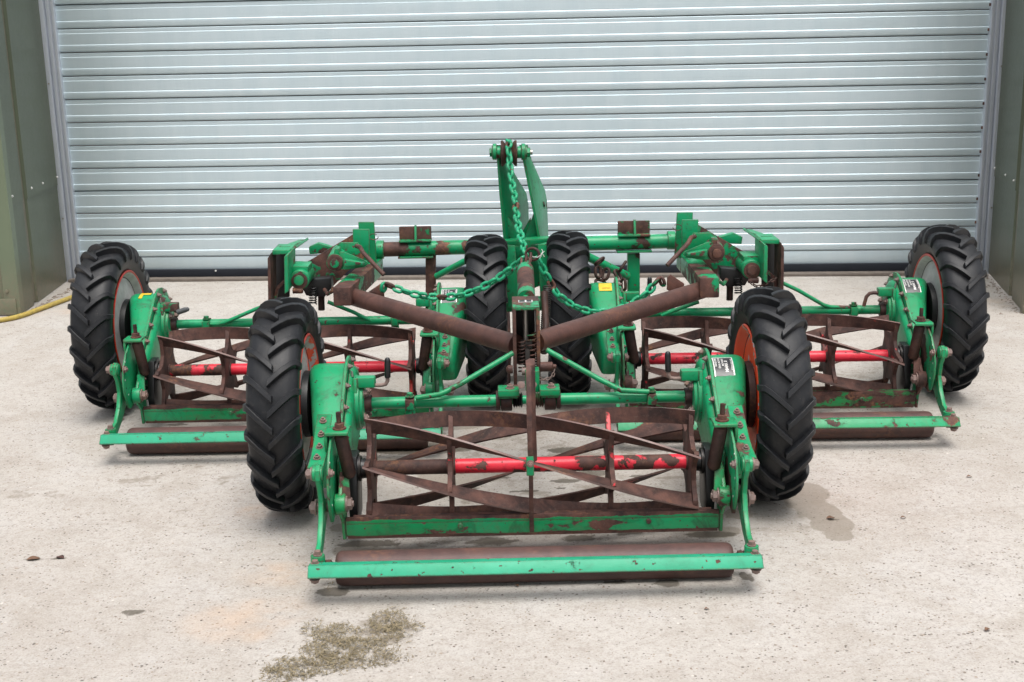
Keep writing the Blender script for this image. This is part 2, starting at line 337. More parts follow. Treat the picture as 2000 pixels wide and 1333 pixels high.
def rotm(axis, deg): return Matrix.Rotation(radians(deg), 3, axis)

def text_mesh(txt, size):
    cu = bpy.data.curves.new('lettering', 'FONT'); cu.body = txt; cu.size = size; cu.align_x = 'LEFT'; cu.align_y = 'BOTTOM'; cu.offset = size*0.02
    o = bpy.data.objects.new('lettering', cu); COL.objects.link(o); dg = bpy.context.evaluated_depsgraph_get()
    me = bpy.data.meshes.new_from_object(o.evaluated_get(dg)); bpy.data.objects.remove(o); me = me.copy(); return me

# ============================================================ GROUND
def make_ground():
    nx, ny = 330, 300; x0, x1, y0, y1 = -2.5, 2.5, -0.9, 3.6
    stains = []   # cx, cy, rx, ry, angle, channel, strength
    def st(px, py, rx, ry, ang, ch, k=1.0):
        p = PZ(px, py); stains.append((p.x, p.y, rx, ry, radians(ang), ch, k))
    # damp patch right of the front unit, running towards the camera
    for a in ((1570, 980, .040, .04, 0), (1600, 998, .042, .05, 0), (1625, 1022, .040, .05, 0), (1640, 1046, .026, .025, 0), (1580, 960, .04, .05, 0),(1648, 1046, .02, .02, 0)): st(*a, 0)
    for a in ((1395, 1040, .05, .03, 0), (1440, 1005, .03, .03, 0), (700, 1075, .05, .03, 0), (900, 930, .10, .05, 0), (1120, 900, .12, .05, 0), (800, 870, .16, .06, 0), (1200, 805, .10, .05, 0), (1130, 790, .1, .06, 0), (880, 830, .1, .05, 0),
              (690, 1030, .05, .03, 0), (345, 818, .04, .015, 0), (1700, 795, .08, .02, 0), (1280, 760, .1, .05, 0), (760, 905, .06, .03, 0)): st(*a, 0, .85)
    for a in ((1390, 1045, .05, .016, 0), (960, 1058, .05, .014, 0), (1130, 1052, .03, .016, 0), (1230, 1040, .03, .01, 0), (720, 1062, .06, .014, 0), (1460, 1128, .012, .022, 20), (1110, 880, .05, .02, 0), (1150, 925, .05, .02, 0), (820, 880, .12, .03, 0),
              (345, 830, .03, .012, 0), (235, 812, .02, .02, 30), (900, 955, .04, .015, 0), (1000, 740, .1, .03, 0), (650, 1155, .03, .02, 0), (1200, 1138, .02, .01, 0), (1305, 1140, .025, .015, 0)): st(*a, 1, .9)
    rs = random.Random(3)
    for i in range(46): st(rs.uniform(110, 520), rs.uniform(905, 1010), rs.uniform(.008, .02), rs.uniform(.006, .013), 0, 0, .52)
    for i in range(26): st(rs.uniform(30, 1960), rs.uniform(900, 1325), rs.uniform(.006, .016), rs.uniform(.005, .01), 0, 0, .5)
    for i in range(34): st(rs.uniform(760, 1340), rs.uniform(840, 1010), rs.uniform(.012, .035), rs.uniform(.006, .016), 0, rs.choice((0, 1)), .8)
    for a in ((65, 1093, .02, .012, 0), (115, 1092, .018, .01, 0), (262, 1195, .022, .012, 0), (1625, 1015, .012, .006, 0)): st(*a, 1, .8)
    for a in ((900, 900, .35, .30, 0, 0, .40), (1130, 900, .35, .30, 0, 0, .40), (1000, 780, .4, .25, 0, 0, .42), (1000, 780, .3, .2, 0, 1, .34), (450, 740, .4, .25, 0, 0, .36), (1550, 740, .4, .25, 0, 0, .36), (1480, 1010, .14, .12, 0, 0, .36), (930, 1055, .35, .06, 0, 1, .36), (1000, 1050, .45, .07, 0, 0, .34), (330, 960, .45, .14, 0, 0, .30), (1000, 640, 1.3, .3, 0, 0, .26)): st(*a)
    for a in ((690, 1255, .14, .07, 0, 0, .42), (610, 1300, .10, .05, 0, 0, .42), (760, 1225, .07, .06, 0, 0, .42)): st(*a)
    for a in ((480, 1205, .10, .06, 20), (460, 1235, .06, .04, 0), (560, 1120, .08, .05, 0), (530, 1000, .07, .04, 0)): st(*a, 2, .8)
    for a in ((70, 612, .3, .05, 10), (1960, 592, .2, .06, 0)): st(*a, 2, .5)
    vs = []; fs = []
    for j in range(ny+1):
        for i in range(nx+1):
            x = x0+(x1-x0)*i/nx; y = y0+(y1-y0)*j/ny; vs.append((x, y, noise.noise(Vector((x*1.5, y*1.5, 0)))*0.0025))
    for j in range(ny):
        for i in range(nx): a = j*(nx+1)+i; fs.append((a, a+1, a+nx+2, a+nx+1))
    # coarse skirt out to the horizon
    o = len(vs); R = 120; X = [-R, x0, x1, R]; Y = [-R, y0, y1, R]
    for j in range(4):
        for i in range(4): vs.append((X[i], Y[j], 0.0 if 0 < i < 3 and 0 < j < 3 else 0))
    for j in range(3):
        for i in range(3):
            if not (i == 1 and j == 1): fs.append((o+j*4+i, o+j*4+i+1, o+j*4+i+5, o+j*4+i+4))
    me = bpy.data.meshes.new('ground'); me.from_pydata(vs, [], fs)
    at = me.color_attributes.new('stain', 'FLOAT_COLOR', 'POINT')
    data = [0.0]*(4*len(vs))
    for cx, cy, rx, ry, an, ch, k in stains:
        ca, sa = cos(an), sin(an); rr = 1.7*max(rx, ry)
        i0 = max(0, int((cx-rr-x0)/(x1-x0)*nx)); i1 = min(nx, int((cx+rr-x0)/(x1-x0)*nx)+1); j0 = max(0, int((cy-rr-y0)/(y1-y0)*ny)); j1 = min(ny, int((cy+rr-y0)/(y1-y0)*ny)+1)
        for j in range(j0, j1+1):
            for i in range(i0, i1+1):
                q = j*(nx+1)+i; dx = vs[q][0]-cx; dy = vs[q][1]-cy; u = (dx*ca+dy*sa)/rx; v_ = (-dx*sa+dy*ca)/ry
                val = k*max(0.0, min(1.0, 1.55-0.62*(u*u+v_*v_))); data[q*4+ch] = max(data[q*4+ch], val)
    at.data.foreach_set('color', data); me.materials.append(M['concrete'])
    me.polygons.foreach_set('use_smooth', [True]*len(me.polygons))
    g = link('ground', me); tag(g, 'pale weathered concrete yard with damp stains', kind='structure')
make_ground()

# ============================================================ ROLLER DOOR + WALLS
DY, DS = 3.3134, -0.0690          # door plane: y = DY + DS*x
def door_y(x): return DY+DS*x
DL, DR = -2.150, 2.165
PITCHZ, Z0 = 0.1090, 1.1986
door = thing('roller_door', 'wide galvanised steel roller shutter door behind the mower', 'door', (0, DY, 0), math.atan(DS))
DLl, DRl = DL/cos(math.atan(DS)), DR/cos(math.atan(DS))
prof = [(0, .008), (.012, .008), (.022, .0025), (.045, .0002), (.10, 0), (.190, 0), (.210, -.0026), (.232, -.0028), (.675, -.0028), (.698, -.0056), (.725, -.0062), (.82, -.0060), (.92, -.0046), (.962, -.001), (.980, .005), (.988, .010), (1.0, .010)]
slat = MB(); L = DRl-DLl
vs = []
segs = 12
for k in range(segs+1):
    x = DLl+L*k/segs
    for t, p in prof: vs.append((x, p, -t*PITCHZ))
n = len(prof); slat.add(vs, [(k*n+i, (k+1)*n+i, (k+1)*n+i+1, k*n+i+1) for k in range(segs) for i in range(n-1)])
slat.mi = [1 if (i < 1 or i >= n-3) else 0 for k in range(segs) for i in range(n-1)]  # dark metal on the gap faces paints in the shadow line between slats
s0 = None
rs = random.Random(5)
for i in range(-17, 10):
    z = Z0-i*PITCHZ
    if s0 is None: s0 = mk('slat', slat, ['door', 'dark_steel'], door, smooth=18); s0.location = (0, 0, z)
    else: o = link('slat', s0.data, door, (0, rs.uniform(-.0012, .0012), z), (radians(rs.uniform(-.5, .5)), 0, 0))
zb = Z0-11*PITCHZ+PITCHZ  # bottom of the last slat pitch
zb -= 0.0005; mb = MB().px([(-.0022, zb), (-.0024, .047), (.010, .047), (.010, zb)], DLl, DRl); mk('bottom_slat', mb, 'door', door, 0.002)
mb = MB().box(((DLl+DRl)/2, -0.006, 0.030), (L, 0.034, 0.0385)); mk('rubber_seal', mb, 'rubber', door, 0.004)
for px_ in (412, 1450): 
    x = (P(px_, 524, 3.3).x); mb = MB().tube([(x, -.024, .044), (x, -.028, .044)], .0045, 12); mk('rivet', mb, 'white', door)
mb = MB()
for i in range(-17, 10): mb.box((DRl-0.02, -0.007, Z0-i*PITCHZ-.088), (.010, .008, .013))
cl = mk('end_clips', mb, 'rust', door, 0.002); cl['kind'] = 'stuff'
th = mk('threshold', MB().box((0, 0, 0), (L+.05, 0.05, 0.014)), 'timber', None, 0.003); th.location = (0, DY-0.045, 0.007); th.rotation_euler = (0, 0, math.atan(DS)); tag(th, 'weathered grey strip along the foot of the roller door', kind='structure')
# backing above/behind the curtain
def guide(name, xa, xb, label, lipside):
    t = thing(name, label, 'door guide', (0, 0, 0), group='guides of the roller door')
    sgn = 1 if xb > xa else -1; w_ = abs(xb-xa)
    # channel section seen from the front: outer web, groove, inner lip
    pr = [(0, -.028), (.20, -.028), (.23, -.022), (.27, -.022), (.30, -.030), (.52, -.030), (.55, -.020), (.60, -.020), (.64, -.040), (1.0, -.040), (1.0, .03), (0, .03)]
    pts = [(xa+sgn*w_*u, door_y(xa)+d+0.0) for u, d in pr]
    mb = MB(); n = len(pts); mb.add([(x, y, 0.0) for x, y in pts]+[(x, y, 3.05) for x, y in pts], [tuple(range(n)), tuple(range(2*n-1, n-1, -1))]+[(i, (i+1) % n, n+(i+1) % n, n+i) for i in range(n)])
    mk('channel', mb, 'galv', t, 0.0015)
    for z in (0.31, 0.95, 1.6):
        mk('screw', MB().tube([(xa+sgn*w_*.8, door_y(xa)-.0405, z), (xa+sgn*w_*.8, door_y(xa)-.044, z)], .004, 10), 'steel', t)
guide('door_guide', -2.130, -2.198, 'galvanised guide channel at the left end of the roller door', 1)
guide('door_guide', 2.146, 2.214, 'galvanised guide channel at the right end of the roller door', -1)

def wall(name, label, A, B, ribs, seam, front, cornerside):
    """reveal wall from A (at the door) to B (outer corner), sheet metal with ribs; front: point the front face runs to"""
    t = thing(name, label, 'wall'); A = Vector((*A, 0)); B = Vector((*B, 0)); d = (B-A).normalized(); Ln = (B-A).length
    nrm = Vector((-d.y, d.x, 0));
    if nrm.x*cornerside < 0: nrm = -nrm           # cornerside: sign of x of the visible side
    H = 3.05
    def sheet(nm, s0_, s1_, z0, z1, off, mat, bev=0.001):
        prof = [(s0_, 0)]
        for (c, wdt, dep) in ribs:
            if s0_ < c < s1_: prof += [(c-wdt/2-.012, 0), (c-wdt/2, dep), (c+wdt/2, dep), (c+wdt/2+.012, 0)]
        prof += [(s1_, 0)]
        vs = []; m = len(prof)
        for z in (z0, z1):
            for s_, dd in prof: vs.append(A+d*s_+nrm*(dd+off)+Vector((0, 0, z)))
        for z in (z0, z1):
            for s_, dd in prof: vs.append(A+d*s_+nrm*(dd+off-.0015)+Vector((0, 0, z)))
        fs = [(i, i+1, m+i+1, m+i) for i in range(m-1)]+[(2*m+i, 3*m+i, 3*m+i+1, 2*m+i+1) for i in range(m-1)]
        fs += [(i, 2*m+i, 2*m+i+1, i+1) for i in range(m-1)]+[(m+i, m+i+1, 3*m+i+1, 3*m+i) for i in range(m-1)]
        mk(nm, MB().add(vs, fs), mat, t, 0, 30)
    sheet('cladding_sheet', 0, Ln, 0.004, seam, 0.0, 'clad'); sheet('cladding_sheet', 0, Ln, seam-.02, H, 0.004, 'clad')
    # rib strips in a darker olive
    for (c, wdt, dep) in ribs:
        p0 = A+d*c+nrm*(dep+.0055); mk('rib_strip', MB().box((0, 0, 0), (wdt*.9, .002, H-.02)), 'clad_rib', t).matrix_local = Matrix.Translation(p0+Vector((0, 0, H/2+.004))) @ Matrix.Rotation(atan2(d.y, d.x), 4, 'Z')
    for s_ in [Ln*.06, Ln*.36, Ln*.58, Ln*.93]:
        for z in ((seam+.018, seam+.62) if s_ > Ln*.9 else (seam+.018,)):
            p = A+d*s_+nrm*.004+Vector((0, 0, z)); mk('fixing_screw', MB().hexa(p, nrm, .0045, .005), 'plate_white', t)
    # outer corner trim and front face
    F = Vector((*front, 0)); e = (F-B).normalized(); n2 = Vector((e.y, -e.x, 0)); n2 = -n2 if n2.y > 0 else n2
    w_ = .045; C = B
    pts = [C-d*w_+nrm*.006, C+nrm*.006+n2*.006, C+e*.06+n2*.006]
    vs = []; 
    for z in (0.0, H):
        for p in pts: vs.append(p+Vector((0, 0, z)))
    for z in (0.0, H):
        for p in pts: vs.append(p-(nrm+n2)*.002+Vector((0, 0, z)))
    mk('corner_trim', MB().add(vs, [(0, 1, 4, 3), (1, 2, 5, 4), (6, 9, 10, 7), (7, 10, 11, 8), (0, 3, 9, 6), (2, 8, 11, 5), (0, 6, 7, 1), (1, 7, 8, 2), (3, 4, 10, 9), (4, 5, 11, 10)]), 'clad_light' if cornerside > 0 else 'clad', t, 0, 20)
    Lf = (F-B).length; mid = B+e*(Lf/2+.01)
    Rz = Matrix.Rotation(atan2(e.y, e.x), 4, 'Z')
    o = mk('front_sheet', MB().box((0, 0, 0), (Lf, .004, H-.075)), 'clad_light', t, .001); o.matrix_local = Matrix.Translation(mid+Vector((0, 0, H/2+.0375))) @ Rz
    o = mk('front_skirt', MB().box((0, 0, 0), (Lf, .010, .07)), 'clad_light', t, .002); o.matrix_local = Matrix.Translation(mid+n2*.006+Vector((0, 0, .042))) @ Rz
    o = mk('skirt_bolt', MB().hexa((0, 0, 0), n2, .008, .008), 'clad_light', t); o.location = B+e*.045+n2*.004+Vector((0, 0, .11))
wall('reveal_wall', 'olive green sheet metal wall left of the roller door', (-2.200, 3.47), (-2.148, 2.660), [(.575, .045, -.014)], .492, (-3.2, 2.72), 1)
wall('reveal_wall', 'olive green sheet metal wall right of the roller door', (2.216, 3.17), (2.040, 2.285), [(.60, .055, -.014)], .475, (3.1, 2.23), -1)
o = mk('lintel', MB().box((0, 0, 0), (6.2, .3, .35)), 'clad', None, .004); o.location = (0, DY+.13, 3.2); tag(o, 'olive lintel panel over the roller door', 'lintel')

# ============================================================ CUTTING UNIT (local: x across, y away, z up)
AX = (0.327, 0.269)      # wheel axle y, z
HUB = (0.089, 0.179)     # reel axle y, z
WX = 0.600
def hull_pts(c1, r1, c2, r2, n=30):
    """outline of two circles (belt), as (y,z) list"""
    dx, dz = c2[0]-c1[0], c2[1]-c1[1]; D = sqrt(dx*dx+dz*dz); th = atan2(dz, dx); be = math.acos((r1-r2)/D)
    pts = []
    for k in range(n+1): a = th+be+(2*pi-2*be)*k/n; pts.append((c1[0]+r1*cos(a), c1[1]+r1*sin(a)))
    m = max(4, n//2)
    for k in range(m+1): a = th-be+2*be*k/m; pts.append((c2[0]+r2*cos(a), c2[1]+r2*sin(a)))
    return pts
HC2 = (0.112, 0.180)
def hull_loft(secs, n=30, taper=0):
    """secs: (x, r1, r2) lofted teardrop"""
    mb = MB(); vs = []; 
    for x, r1, r2 in secs:
        vs += [(x, y, z) for y, z in hull_pts(AX, r1, HC2, r2, n)]
    if taper: vs = [(x-math.copysign(1, x)*taper*max(0, min(1, (AX[0]-y)/.28))*max(0, (abs(x)-.45)/.09), y, z) for x, y, z in vs]
    m = len(vs)//len(secs); k = len(secs)
    fs = [(i*m+j, i*m+(j+1) % m, (i+1)*m+(j+1) % m, (i+1)*m+j) for i in range(k-1) for j in range(m)]+[tuple(range(m-1, -1, -1)), tuple(range((k-1)*m, k*m))]
    return mb.add(vs, fs)

# shared tyre mesh centred on its own axle
def tyre_mesh():
    R = 0.269; mb = MB()
    hp = [(.036, .164), (.044, .170), (.053, .181), (.0595, .197), (.0615, .214), (.0600, .229), (.0520, .2400), (.036, .2470), (.018, .2500), (0, .2508)]
    prof_ = hp+[(-x, r) for x, r in reversed(hp[:-1])]+[(-.035, .150), (.035, .150)]
    mb.lathe(prof_, 0, 0, 96, close=True)
    def rad(u):
        u = abs(u)
        for (a, ra), (b, rb) in zip(hp[::-1], hp[::-1][1:]):
            if a <= u <= b: return ra+(rb-ra)*(u-a)/(b-a)
        return hp[0][1]
    N = 22
    st = [(-.006, .2680, None), (.012, .2685, None), (.030, .2665, None), (.046, .2610, None), (.0575, .2530, None), (.0655, .2400, .0575), (.0675, .2260, .0590), (.0665, .212, .060)]
    for side in (1, -1):
        for k in range(N):
            ph0 = 2*pi*(k+(0.5 if side < 0 else 0))/N
            vs = []
            for j, (u, rt, ub) in enumerate(st):
                ph = ph0-0.215*min(1.0, max(0, (u+.006)/.062))
                if j > 5: ph = ph0-.215-.012*(j-5)
                wb, wt = .0088/.26, .0078/.26
                if j > 4: wb, wt = .0100/.26, .0080/.26
                rb = rad(u)-.004 if ub is None else rt-.006; uu = u if ub is None else ub
                for q, (dw, r_, u_) in enumerate(((-wb, rb, uu), (-wt, rt, u), (wt, rt, u), (wb, rb, uu))):
                    a = ph+dw; vs.append((side*u_, r_*cos(a), r_*sin(a)))
            m = len(st); fs = [(j*4+q, j*4+q+1, (j+1)*4+q+1, (j+1)*4+q) for j in range(m-1) for q in range(3)]+[(0, 1, 2, 3), ((m-1)*4+3, (m-1)*4+2, (m-1)*4+1, (m-1)*4)]
            mb.add(vs, fs)
    me = bpy.data.meshes.new('tyre'); me.from_pydata([tuple(v) for v in mb.v], [], mb.f)
    bm = bmesh.new(); bm.from_mesh(me); bmesh.ops.recalc_face_normals(bm, faces=bm.faces)
    es = [e for e in bm.edges if len(e.link_faces) == 2 and e.calc_face_angle(0) > radians(50)]
    bmesh.ops.bevel(bm, geom=es, offset=.0011, segments=1, affect='EDGES'); bm.to_mesh(me); bm.free()
    me.materials.append(M['tyre']); me.polygons.foreach_set('use_smooth', [True]*len(me.polygons)); me.set_sharp_from_angle(angle=radians(32)); return me
TYRE = tyre_mesh()
def rim_mesh(mat):
    mb = MB(); n = 64
    pr = [(-.044, .166), (-.0500, .1735), (-.0545, .1765), (-.0570, .1735), (-.0550, .1680), (-.0500, .1645), (-.0430, .1600), (-.0350, .1540), (-.0345, .1460), (-.0385, .1340), (-.040, .1180), (-.0415, .100), (-.0420, .075), (-.0420, .02)]
    pr2 = [(-x, r) for x, r in reversed(pr)]
    for sg in (1, -1):
        m = len(pr); vs = [(sg*x, r*cos(2*pi*k/n), r*sin(2*pi*k/n)) for x, r in pr for k in range(n)]
        o = len(mb.v); mb.v += vs
        for i in range(m-1):
            for k in range(n): mb.f.append((o+i*n+k, o+i*n+(k+1) % n, o+(i+1)*n+(k+1) % n, o+(i+1)*n+k)); mb.mi.append(1 if 0 <= i < 4 else 0)
        mb.f.append(tuple(o+(m-1)*n+k for k in range(n))); mb.mi.append(0)
    me = bpy.data.meshes.new('rim'); me.from_pydata([tuple(v) for v in mb.v], [], mb.f); me.polygons.foreach_set('material_index', mb.mi)
    finish(me, [mat, 'red_edge' if mat != 'rim_orange' else 'rim_orange'], 0, 40); return me
RIMS = {k: rim_mesh(k) for k in ('rim', 'rim_red', 'rim_orange')}
def bolt_mesh(r, h, stud=0):
    mb = MB().hexa((0, 0, 0), (1, 0, 0), r, h)
    if stud: mb.tube([(h, 0, 0), (h+stud, 0, 0)], r*.5, 10)
    me = bpy.data.meshes.new('bolt'); me.from_pydata([tuple(v) for v in mb.v], [], mb.f); finish(me, 'bolt', 0, 30); return me
BOLT = bolt_mesh(.0062, .0075, .004); BOLTBIG = bolt_mesh(.0140, .014, .003); BOLTMID = bolt_mesh(.0085, .009, .003); BOLTUP = bolt_mesh(.0110, .013, .002)
def bolt(me, p, d, parent, name='bolt'):
    o = link(name, me, parent, p); o.rotation_euler = Vector((d)).to_track_quat('X', 'Z').to_euler(); return o

def nameplate(par, s, sticker):
    """black plate wrapped on the top front of the gear case"""
    R = .101; w0, w1 = .455, .505
    a0, a1 = radians(100), radians(140)
    def ring(x0, x1, b0, b1, r, nm, mat, seg=10, th=.001):
        mb = MB(); vs = []
        for rr in (r, r-th):
            for k in range(seg+1):
                a = b0+(b1-b0)*k/seg
                for x in (x0, x1): vs.append((s*x, AX[0]+rr*cos(a), AX[1]+rr*sin(a)))
        m = (seg+1)*2; fs = [(2*k, 2*k+1, 2*k+3, 2*k+2) for k in range(seg)]+[(m+2*k, m+2*k+2, m+2*k+3, m+2*k+1) for k in range(seg)]
        fs += [(2*k, 2*k+2, m+2*k+2, m+2*k) for k in range(seg)]+[(2*k+1, m+2*k+1, m+2*k+3, 2*k+3) for k in range(seg)]+[(0, m, m+1, 1), (2*seg, 2*seg+1, m+2*seg+1, m+2*seg)]
        mb.add(vs, fs); return mk(nm, mb, mat, par, 0, 30)
    if sticker == 'yellow':
        o = ring(.462, .503, radians(96), radians(122), R+.0012, 'yellow_sticker', 'yellow'); o['label'] = 'torn yellow sticker with faint writing'
        # the scrawl
        a = radians(115); mb = MB(); pts = []
        for k in range(22): x = .467+.026*k/21; b = a+radians(2.2*sin(k*1.9)); pts.append((s*x, AX[0]+(R+.0016)*cos(b), AX[1]+(R+.0016)*sin(b)))
        mk('scrawl', mb.tube(pts, .0005, 5), 'plate_black', o); return
    if sticker == 'torn':
        ring(.470, .503, radians(88), radians(98), R+.0012, 'yellow_sticker', 'yellow'); ring(.492, .503, radians(97), radians(112), R+.0012, 'yellow_sticker', 'yellow'); return
    o = ring(w0, w1, a0, a1, R+.0012, 'nameplate', 'plate_white'); ring(w0+.003, w1-.003, a0+radians(2), a1-radians(2.4), R+.0019, 'plate_face', 'plate_black').parent = o
    if True:
        lines = [('RANSOMES', .459, .0058, .40), ('GANG MOWER', .4675, .0058, .30), ('MOWERS', .4755, .0052, .42), ('MARK 8', .486, .0085, .12), ('IPSWICH ENGLAND', .4955, .0034, .20)]
        for txt, x, size, f0 in lines:
            me = text_mesh(txt, size*1.3)
            if not len(me.vertices): continue
            ln = max(v.co.x for v in me.vertices)
            span = (a1-a0)*R*.80*(1-f0); k = min(1.0, span/ln) if ln > 0 else 1
            for v in me.vertices:
                tx, ty = v.co.x*k, v.co.y
                arc = a1-radians(4)-(f0*.0+tx/R) - (a1-a0)*f0*.9
                xx = (x+.0065-ty) if s > 0 else (.960-(x-.0005+ty))
                if s > 0: X = xx
                else: X = -( .960-(x+.0065-ty))
                v.co = ((X if s > 0 else X), AX[0]+(R+.0024)*cos(arc), AX[1]+(R+.0024)*sin(arc))
            me.materials.append(M['plate_white']); link('lettering', me, o)

def make_side(root, s, o):
    S = lambda x: s*x
    wx = WX
    # wheel
    wh = bpy.data.objects.new('wheel', None); COL.objects.link(wh); wh.parent = root; wh.location = (S(wx), AX[0], AX[1]); wh.rotation_euler = (o.get('spin', 0), 0, 0); wh.empty_display_size = .1
    link('tyre', TYRE, wh); r = link('rim', RIMS[o.get('rim', 'rim')], wh); 
    if o.get('rimlabel'): r['label'] = o['rimlabel']
    mk('brake_drum', MB().lathe([(.540, .070), (.541, .082), (.556, .084), (.560, .078), (.586, .074), (.590, .05)], AX[0], AX[1], 40, sg=s), o.get('drum', 'black'), root, 0, 30)
    # gear case
    g = o.get('mat', 'green')
    gc = mk('gear_case', hull_loft([(S(.450), .099, .052), (S(.500), .1005, .053), (S(.522), .0995, .052), (S(.533), .096, .050), (S(.540), .088, .043), (S(.543), .076, .034)], taper=o.get('taper', .042)), g, root, 0, 50)
    mk('cover_flange', hull_loft([(S(.4415), .1165, .066), (S(.4425), .1180, .0675), (S(.4490), .1180, .0675), (S(.4500), .1165, .066)]), o.get('fmat', g), root, 0, 30)
    dome = mk('cover_dome', hull_loft([(S(.440), .094, .055), (S(.434), .092, .053), (S(.427), .084, .046), (S(.4245), .074, .038)]), o.get('fmat', g), root, 0, 50)
    mk('hub_plate', MB().lathe([(.405, .052), (.4065, .056), (.413, .058), (.416, .064), (.4255, .066)], .305, .272, 40, sg=s), o.get('fmat', g), root, 0, 40)
    mk('tube_socket', MB().lathe([(.388, .0185), (.389, .021), (.402, .023), (.406, .026)], .300, .2745, 24, sg=s), 'rust_dark', root, 0, 40)
    fp = hull_pts(AX, .108, HC2, .0590, 22)
    acc = 0; last = None
    per = sum((Vector((*fp[i], 0))-Vector((*fp[(i+1) % len(fp)], 0))).length for i in range(len(fp))); nb = 15; step = per/nb; d = step*.3
    for i in range(len(fp)):
        a = Vector((0, *fp[i])); b = Vector((0, *fp[(i+1) % len(fp)])); ln = (b-a).length
        while d < ln:
            p = a+(b-a)*(d/ln); bolt(BOLT, (S(.4415), p.y, p.z), (-s, 0, 0), root); d += step
        d -= ln
    for k in range(4):
        a = radians(35+90*k); bolt(BOLTMID, (S(.405), .303+.042*cos(a), .272+.042*sin(a)), (-s, 0, 0), root)
    # crank boss
    mk('crank_boss', MB().box((S(.401), .280, .336), (.052, .030, .026)).px([(.262, .349), (.30, .349), (.335, .29), (.25, .29)], min(S(.418), S(.428)), max(S(.418), S(.428))), o.get('fmat', g), root, .004)
    c = o.get('crank', 'up')
    if c in ('up', 'updark'):
        mk('crank_handle', MB().tube([(S(.385), .278, .327), (S(.360), .278, .327), (S(.350), .278, .329), (S(.345), .278, .337), (S(.3445), .278, .352)], .0050, 12), 'patch', root)
        mk('crank_grip', MB().tube([(S(.3445), .278, .345), (S(.3445), .278, .347), (S(.343), .278, .388), (S(.343), .278, .3935), (S(.343), .278, .3965)], .0075, 16, rs=[.0060, .0075, .0075, .0062, .003]), 'grip', root)
    elif c == 'down':
        mk('crank_handle', MB().tube([(S(.385), .278, .332), (S(.362), .278, .334), (S(.350), .278, .332), (S(.340), .276, .322), (S(.334), .274, .300), (S(.333), .274, .292)], .0058, 12), 'rust', root)
    elif c == 'side':
        mk('crank_handle', MB().tube([(S(.385), .270, .327), (S(.370), .262, .322)], .006, 12), 'rust_dark', root)
        mk('crank_grip', MB().tube([(S(.374), .262, .322), (S(.350), .258, .330), (S(.339), .256, .333), (S(.336), .2555, .334)], .0085, 14, rs=[.0085, .0085, .0065, .003]), 'grip_grey', root)
    # bracket plate lying over the front of the case, riveted
    bm_ = o.get('plate', 'green')
    top = [(.235, .3575), (.150, .3205), (.060, .2845), (.010, .2580), (-.040, .2500), (-.095, .2500)]
    def strip(pts, x0, x1, th):
        mb = MB(); vs = []
        for y, z in pts:
            vs += [(S(x0), y, z), (S(x1), y, z), (S(x1), y, z-th), (S(x0), y, z-th)]
        m = len(pts); return mb.add(vs, [(i*4+k, i*4+(k+1) % 4, (i+1)*4+(k+1) % 4, (i+1)*4+k) for i in range(m-1) for k in range(4)]+[(0, 1, 2, 3), ((m-1)*4+3, (m-1)*4+2, (m-1)*4+1, (m-1)*4)])
    if not o.get('noplate'):
        pl = mk('bracket_plate', strip([(.098, .3110), (.055, .2900), (.005, .2640), (-.035, .2525), (-.088, .2460)], .459, .494, .005), bm_, root, .0015)
        for y, z in ((.075, .3000), (.035, .2800), (.000, .2620), (-.045, .2520)):
            bolt(BOLT, (S(.478), y, z), (0, -.3, 1), pl, 'rivet')
    # adjuster hook, stud and spring tube
    mk('adjuster_hook', strip([(.040, .300), (.018, .307), (-.024, .307), (-.030, .304)], .408, .462, .0065), g, root, .0025)
    mk('hook_leg', MB().px([(-.026, .305), (.02, .303), (.05, .27), (.03, .235), (-.015, .25), (-.03, .28)], min(S(.456), S(.463)), max(S(.456), S(.463))), g, root, .002)
    mk('adjuster_stud', MB().tube([(S(.430), -.006, .290), (S(.431), -.004, .346)], .0058, 12), o.get('stud', 'rust_dark'), root)
    mk('adjuster_nut', MB().hexa((S(.430), -.006, .3072), (0, 0, 1), .0115, .014), 'rust', root)
    mk('spring_tube', MB().tube([(S(.4285), -.006, .300), (S(.4280), -.006, .294), (S(.4275), -.007, .290), (S(.4120), -.010, .200), (S(.4100), -.011, .192)], .0155, 20, rs=[.010, .0125, .0158, .0150, .008]), 'rust_dark' if o.get('dk', 1) else 'rust', root, 0, 40)
    mk('quadrant_plate', MB().px([(-.018, .292), (-.060, .270), (-.092, .240), (-.108, .205), (-.107, .170), (-.092, .135), (-.078, .112), (-.060, .106), (-.030, .112), (.02, .125), (.07, .14), (.06, .25), (.02, .285)], min(S(.446), S(.4515)), max(S(.446), S(.4515))), o.get('quad', 'green_worn'), root, .0012)
    for k in range(6):
        a = radians(128+18*k); mk('index_hole', MB().tube([(S(.4455), -.010+.085*cos(a), .205+.085*sin(a)), (S(.4449), -.010+.085*cos(a), .205+.085*sin(a))], .0028, 10), 'plate_white' if k % 2 else 'black', root)
    # roller arm
    mk('roller_arm', MB().px([(-.080, .250), (-.100, .256), (-.116, .247), (-.118, .225), (-.100, .200), (-.092, .165), (-.112, .125), (-.150, .092), (-.196, .084), (-.204, .072), (-.196, .058), (-.160, .056), (-.110, .078), (-.062, .108), (-.028, .118), (-.018, .135), (-.030, .152), (-.060, .160), (-.078, .185), (-.082, .215)], min(S(.4625), S(.4740)), max(S(.4625), S(.4740))), g, root, .0015)
    mk('pivot_boss', MB().tube([(S(.458), -.098, .235), (S(.459), -.098, .235), (S(.481), -.098, .235), (S(.482), -.098, .235)], .017, 22, rs=[.015, .017, .017, .015]), g, root)
    bolt(BOLTUP, (S(.482), -.098, .235), (s, 0, 0), root); bolt(BOLTMID, (S(.4455), -.098, .235), (-s, 0, 0), root)
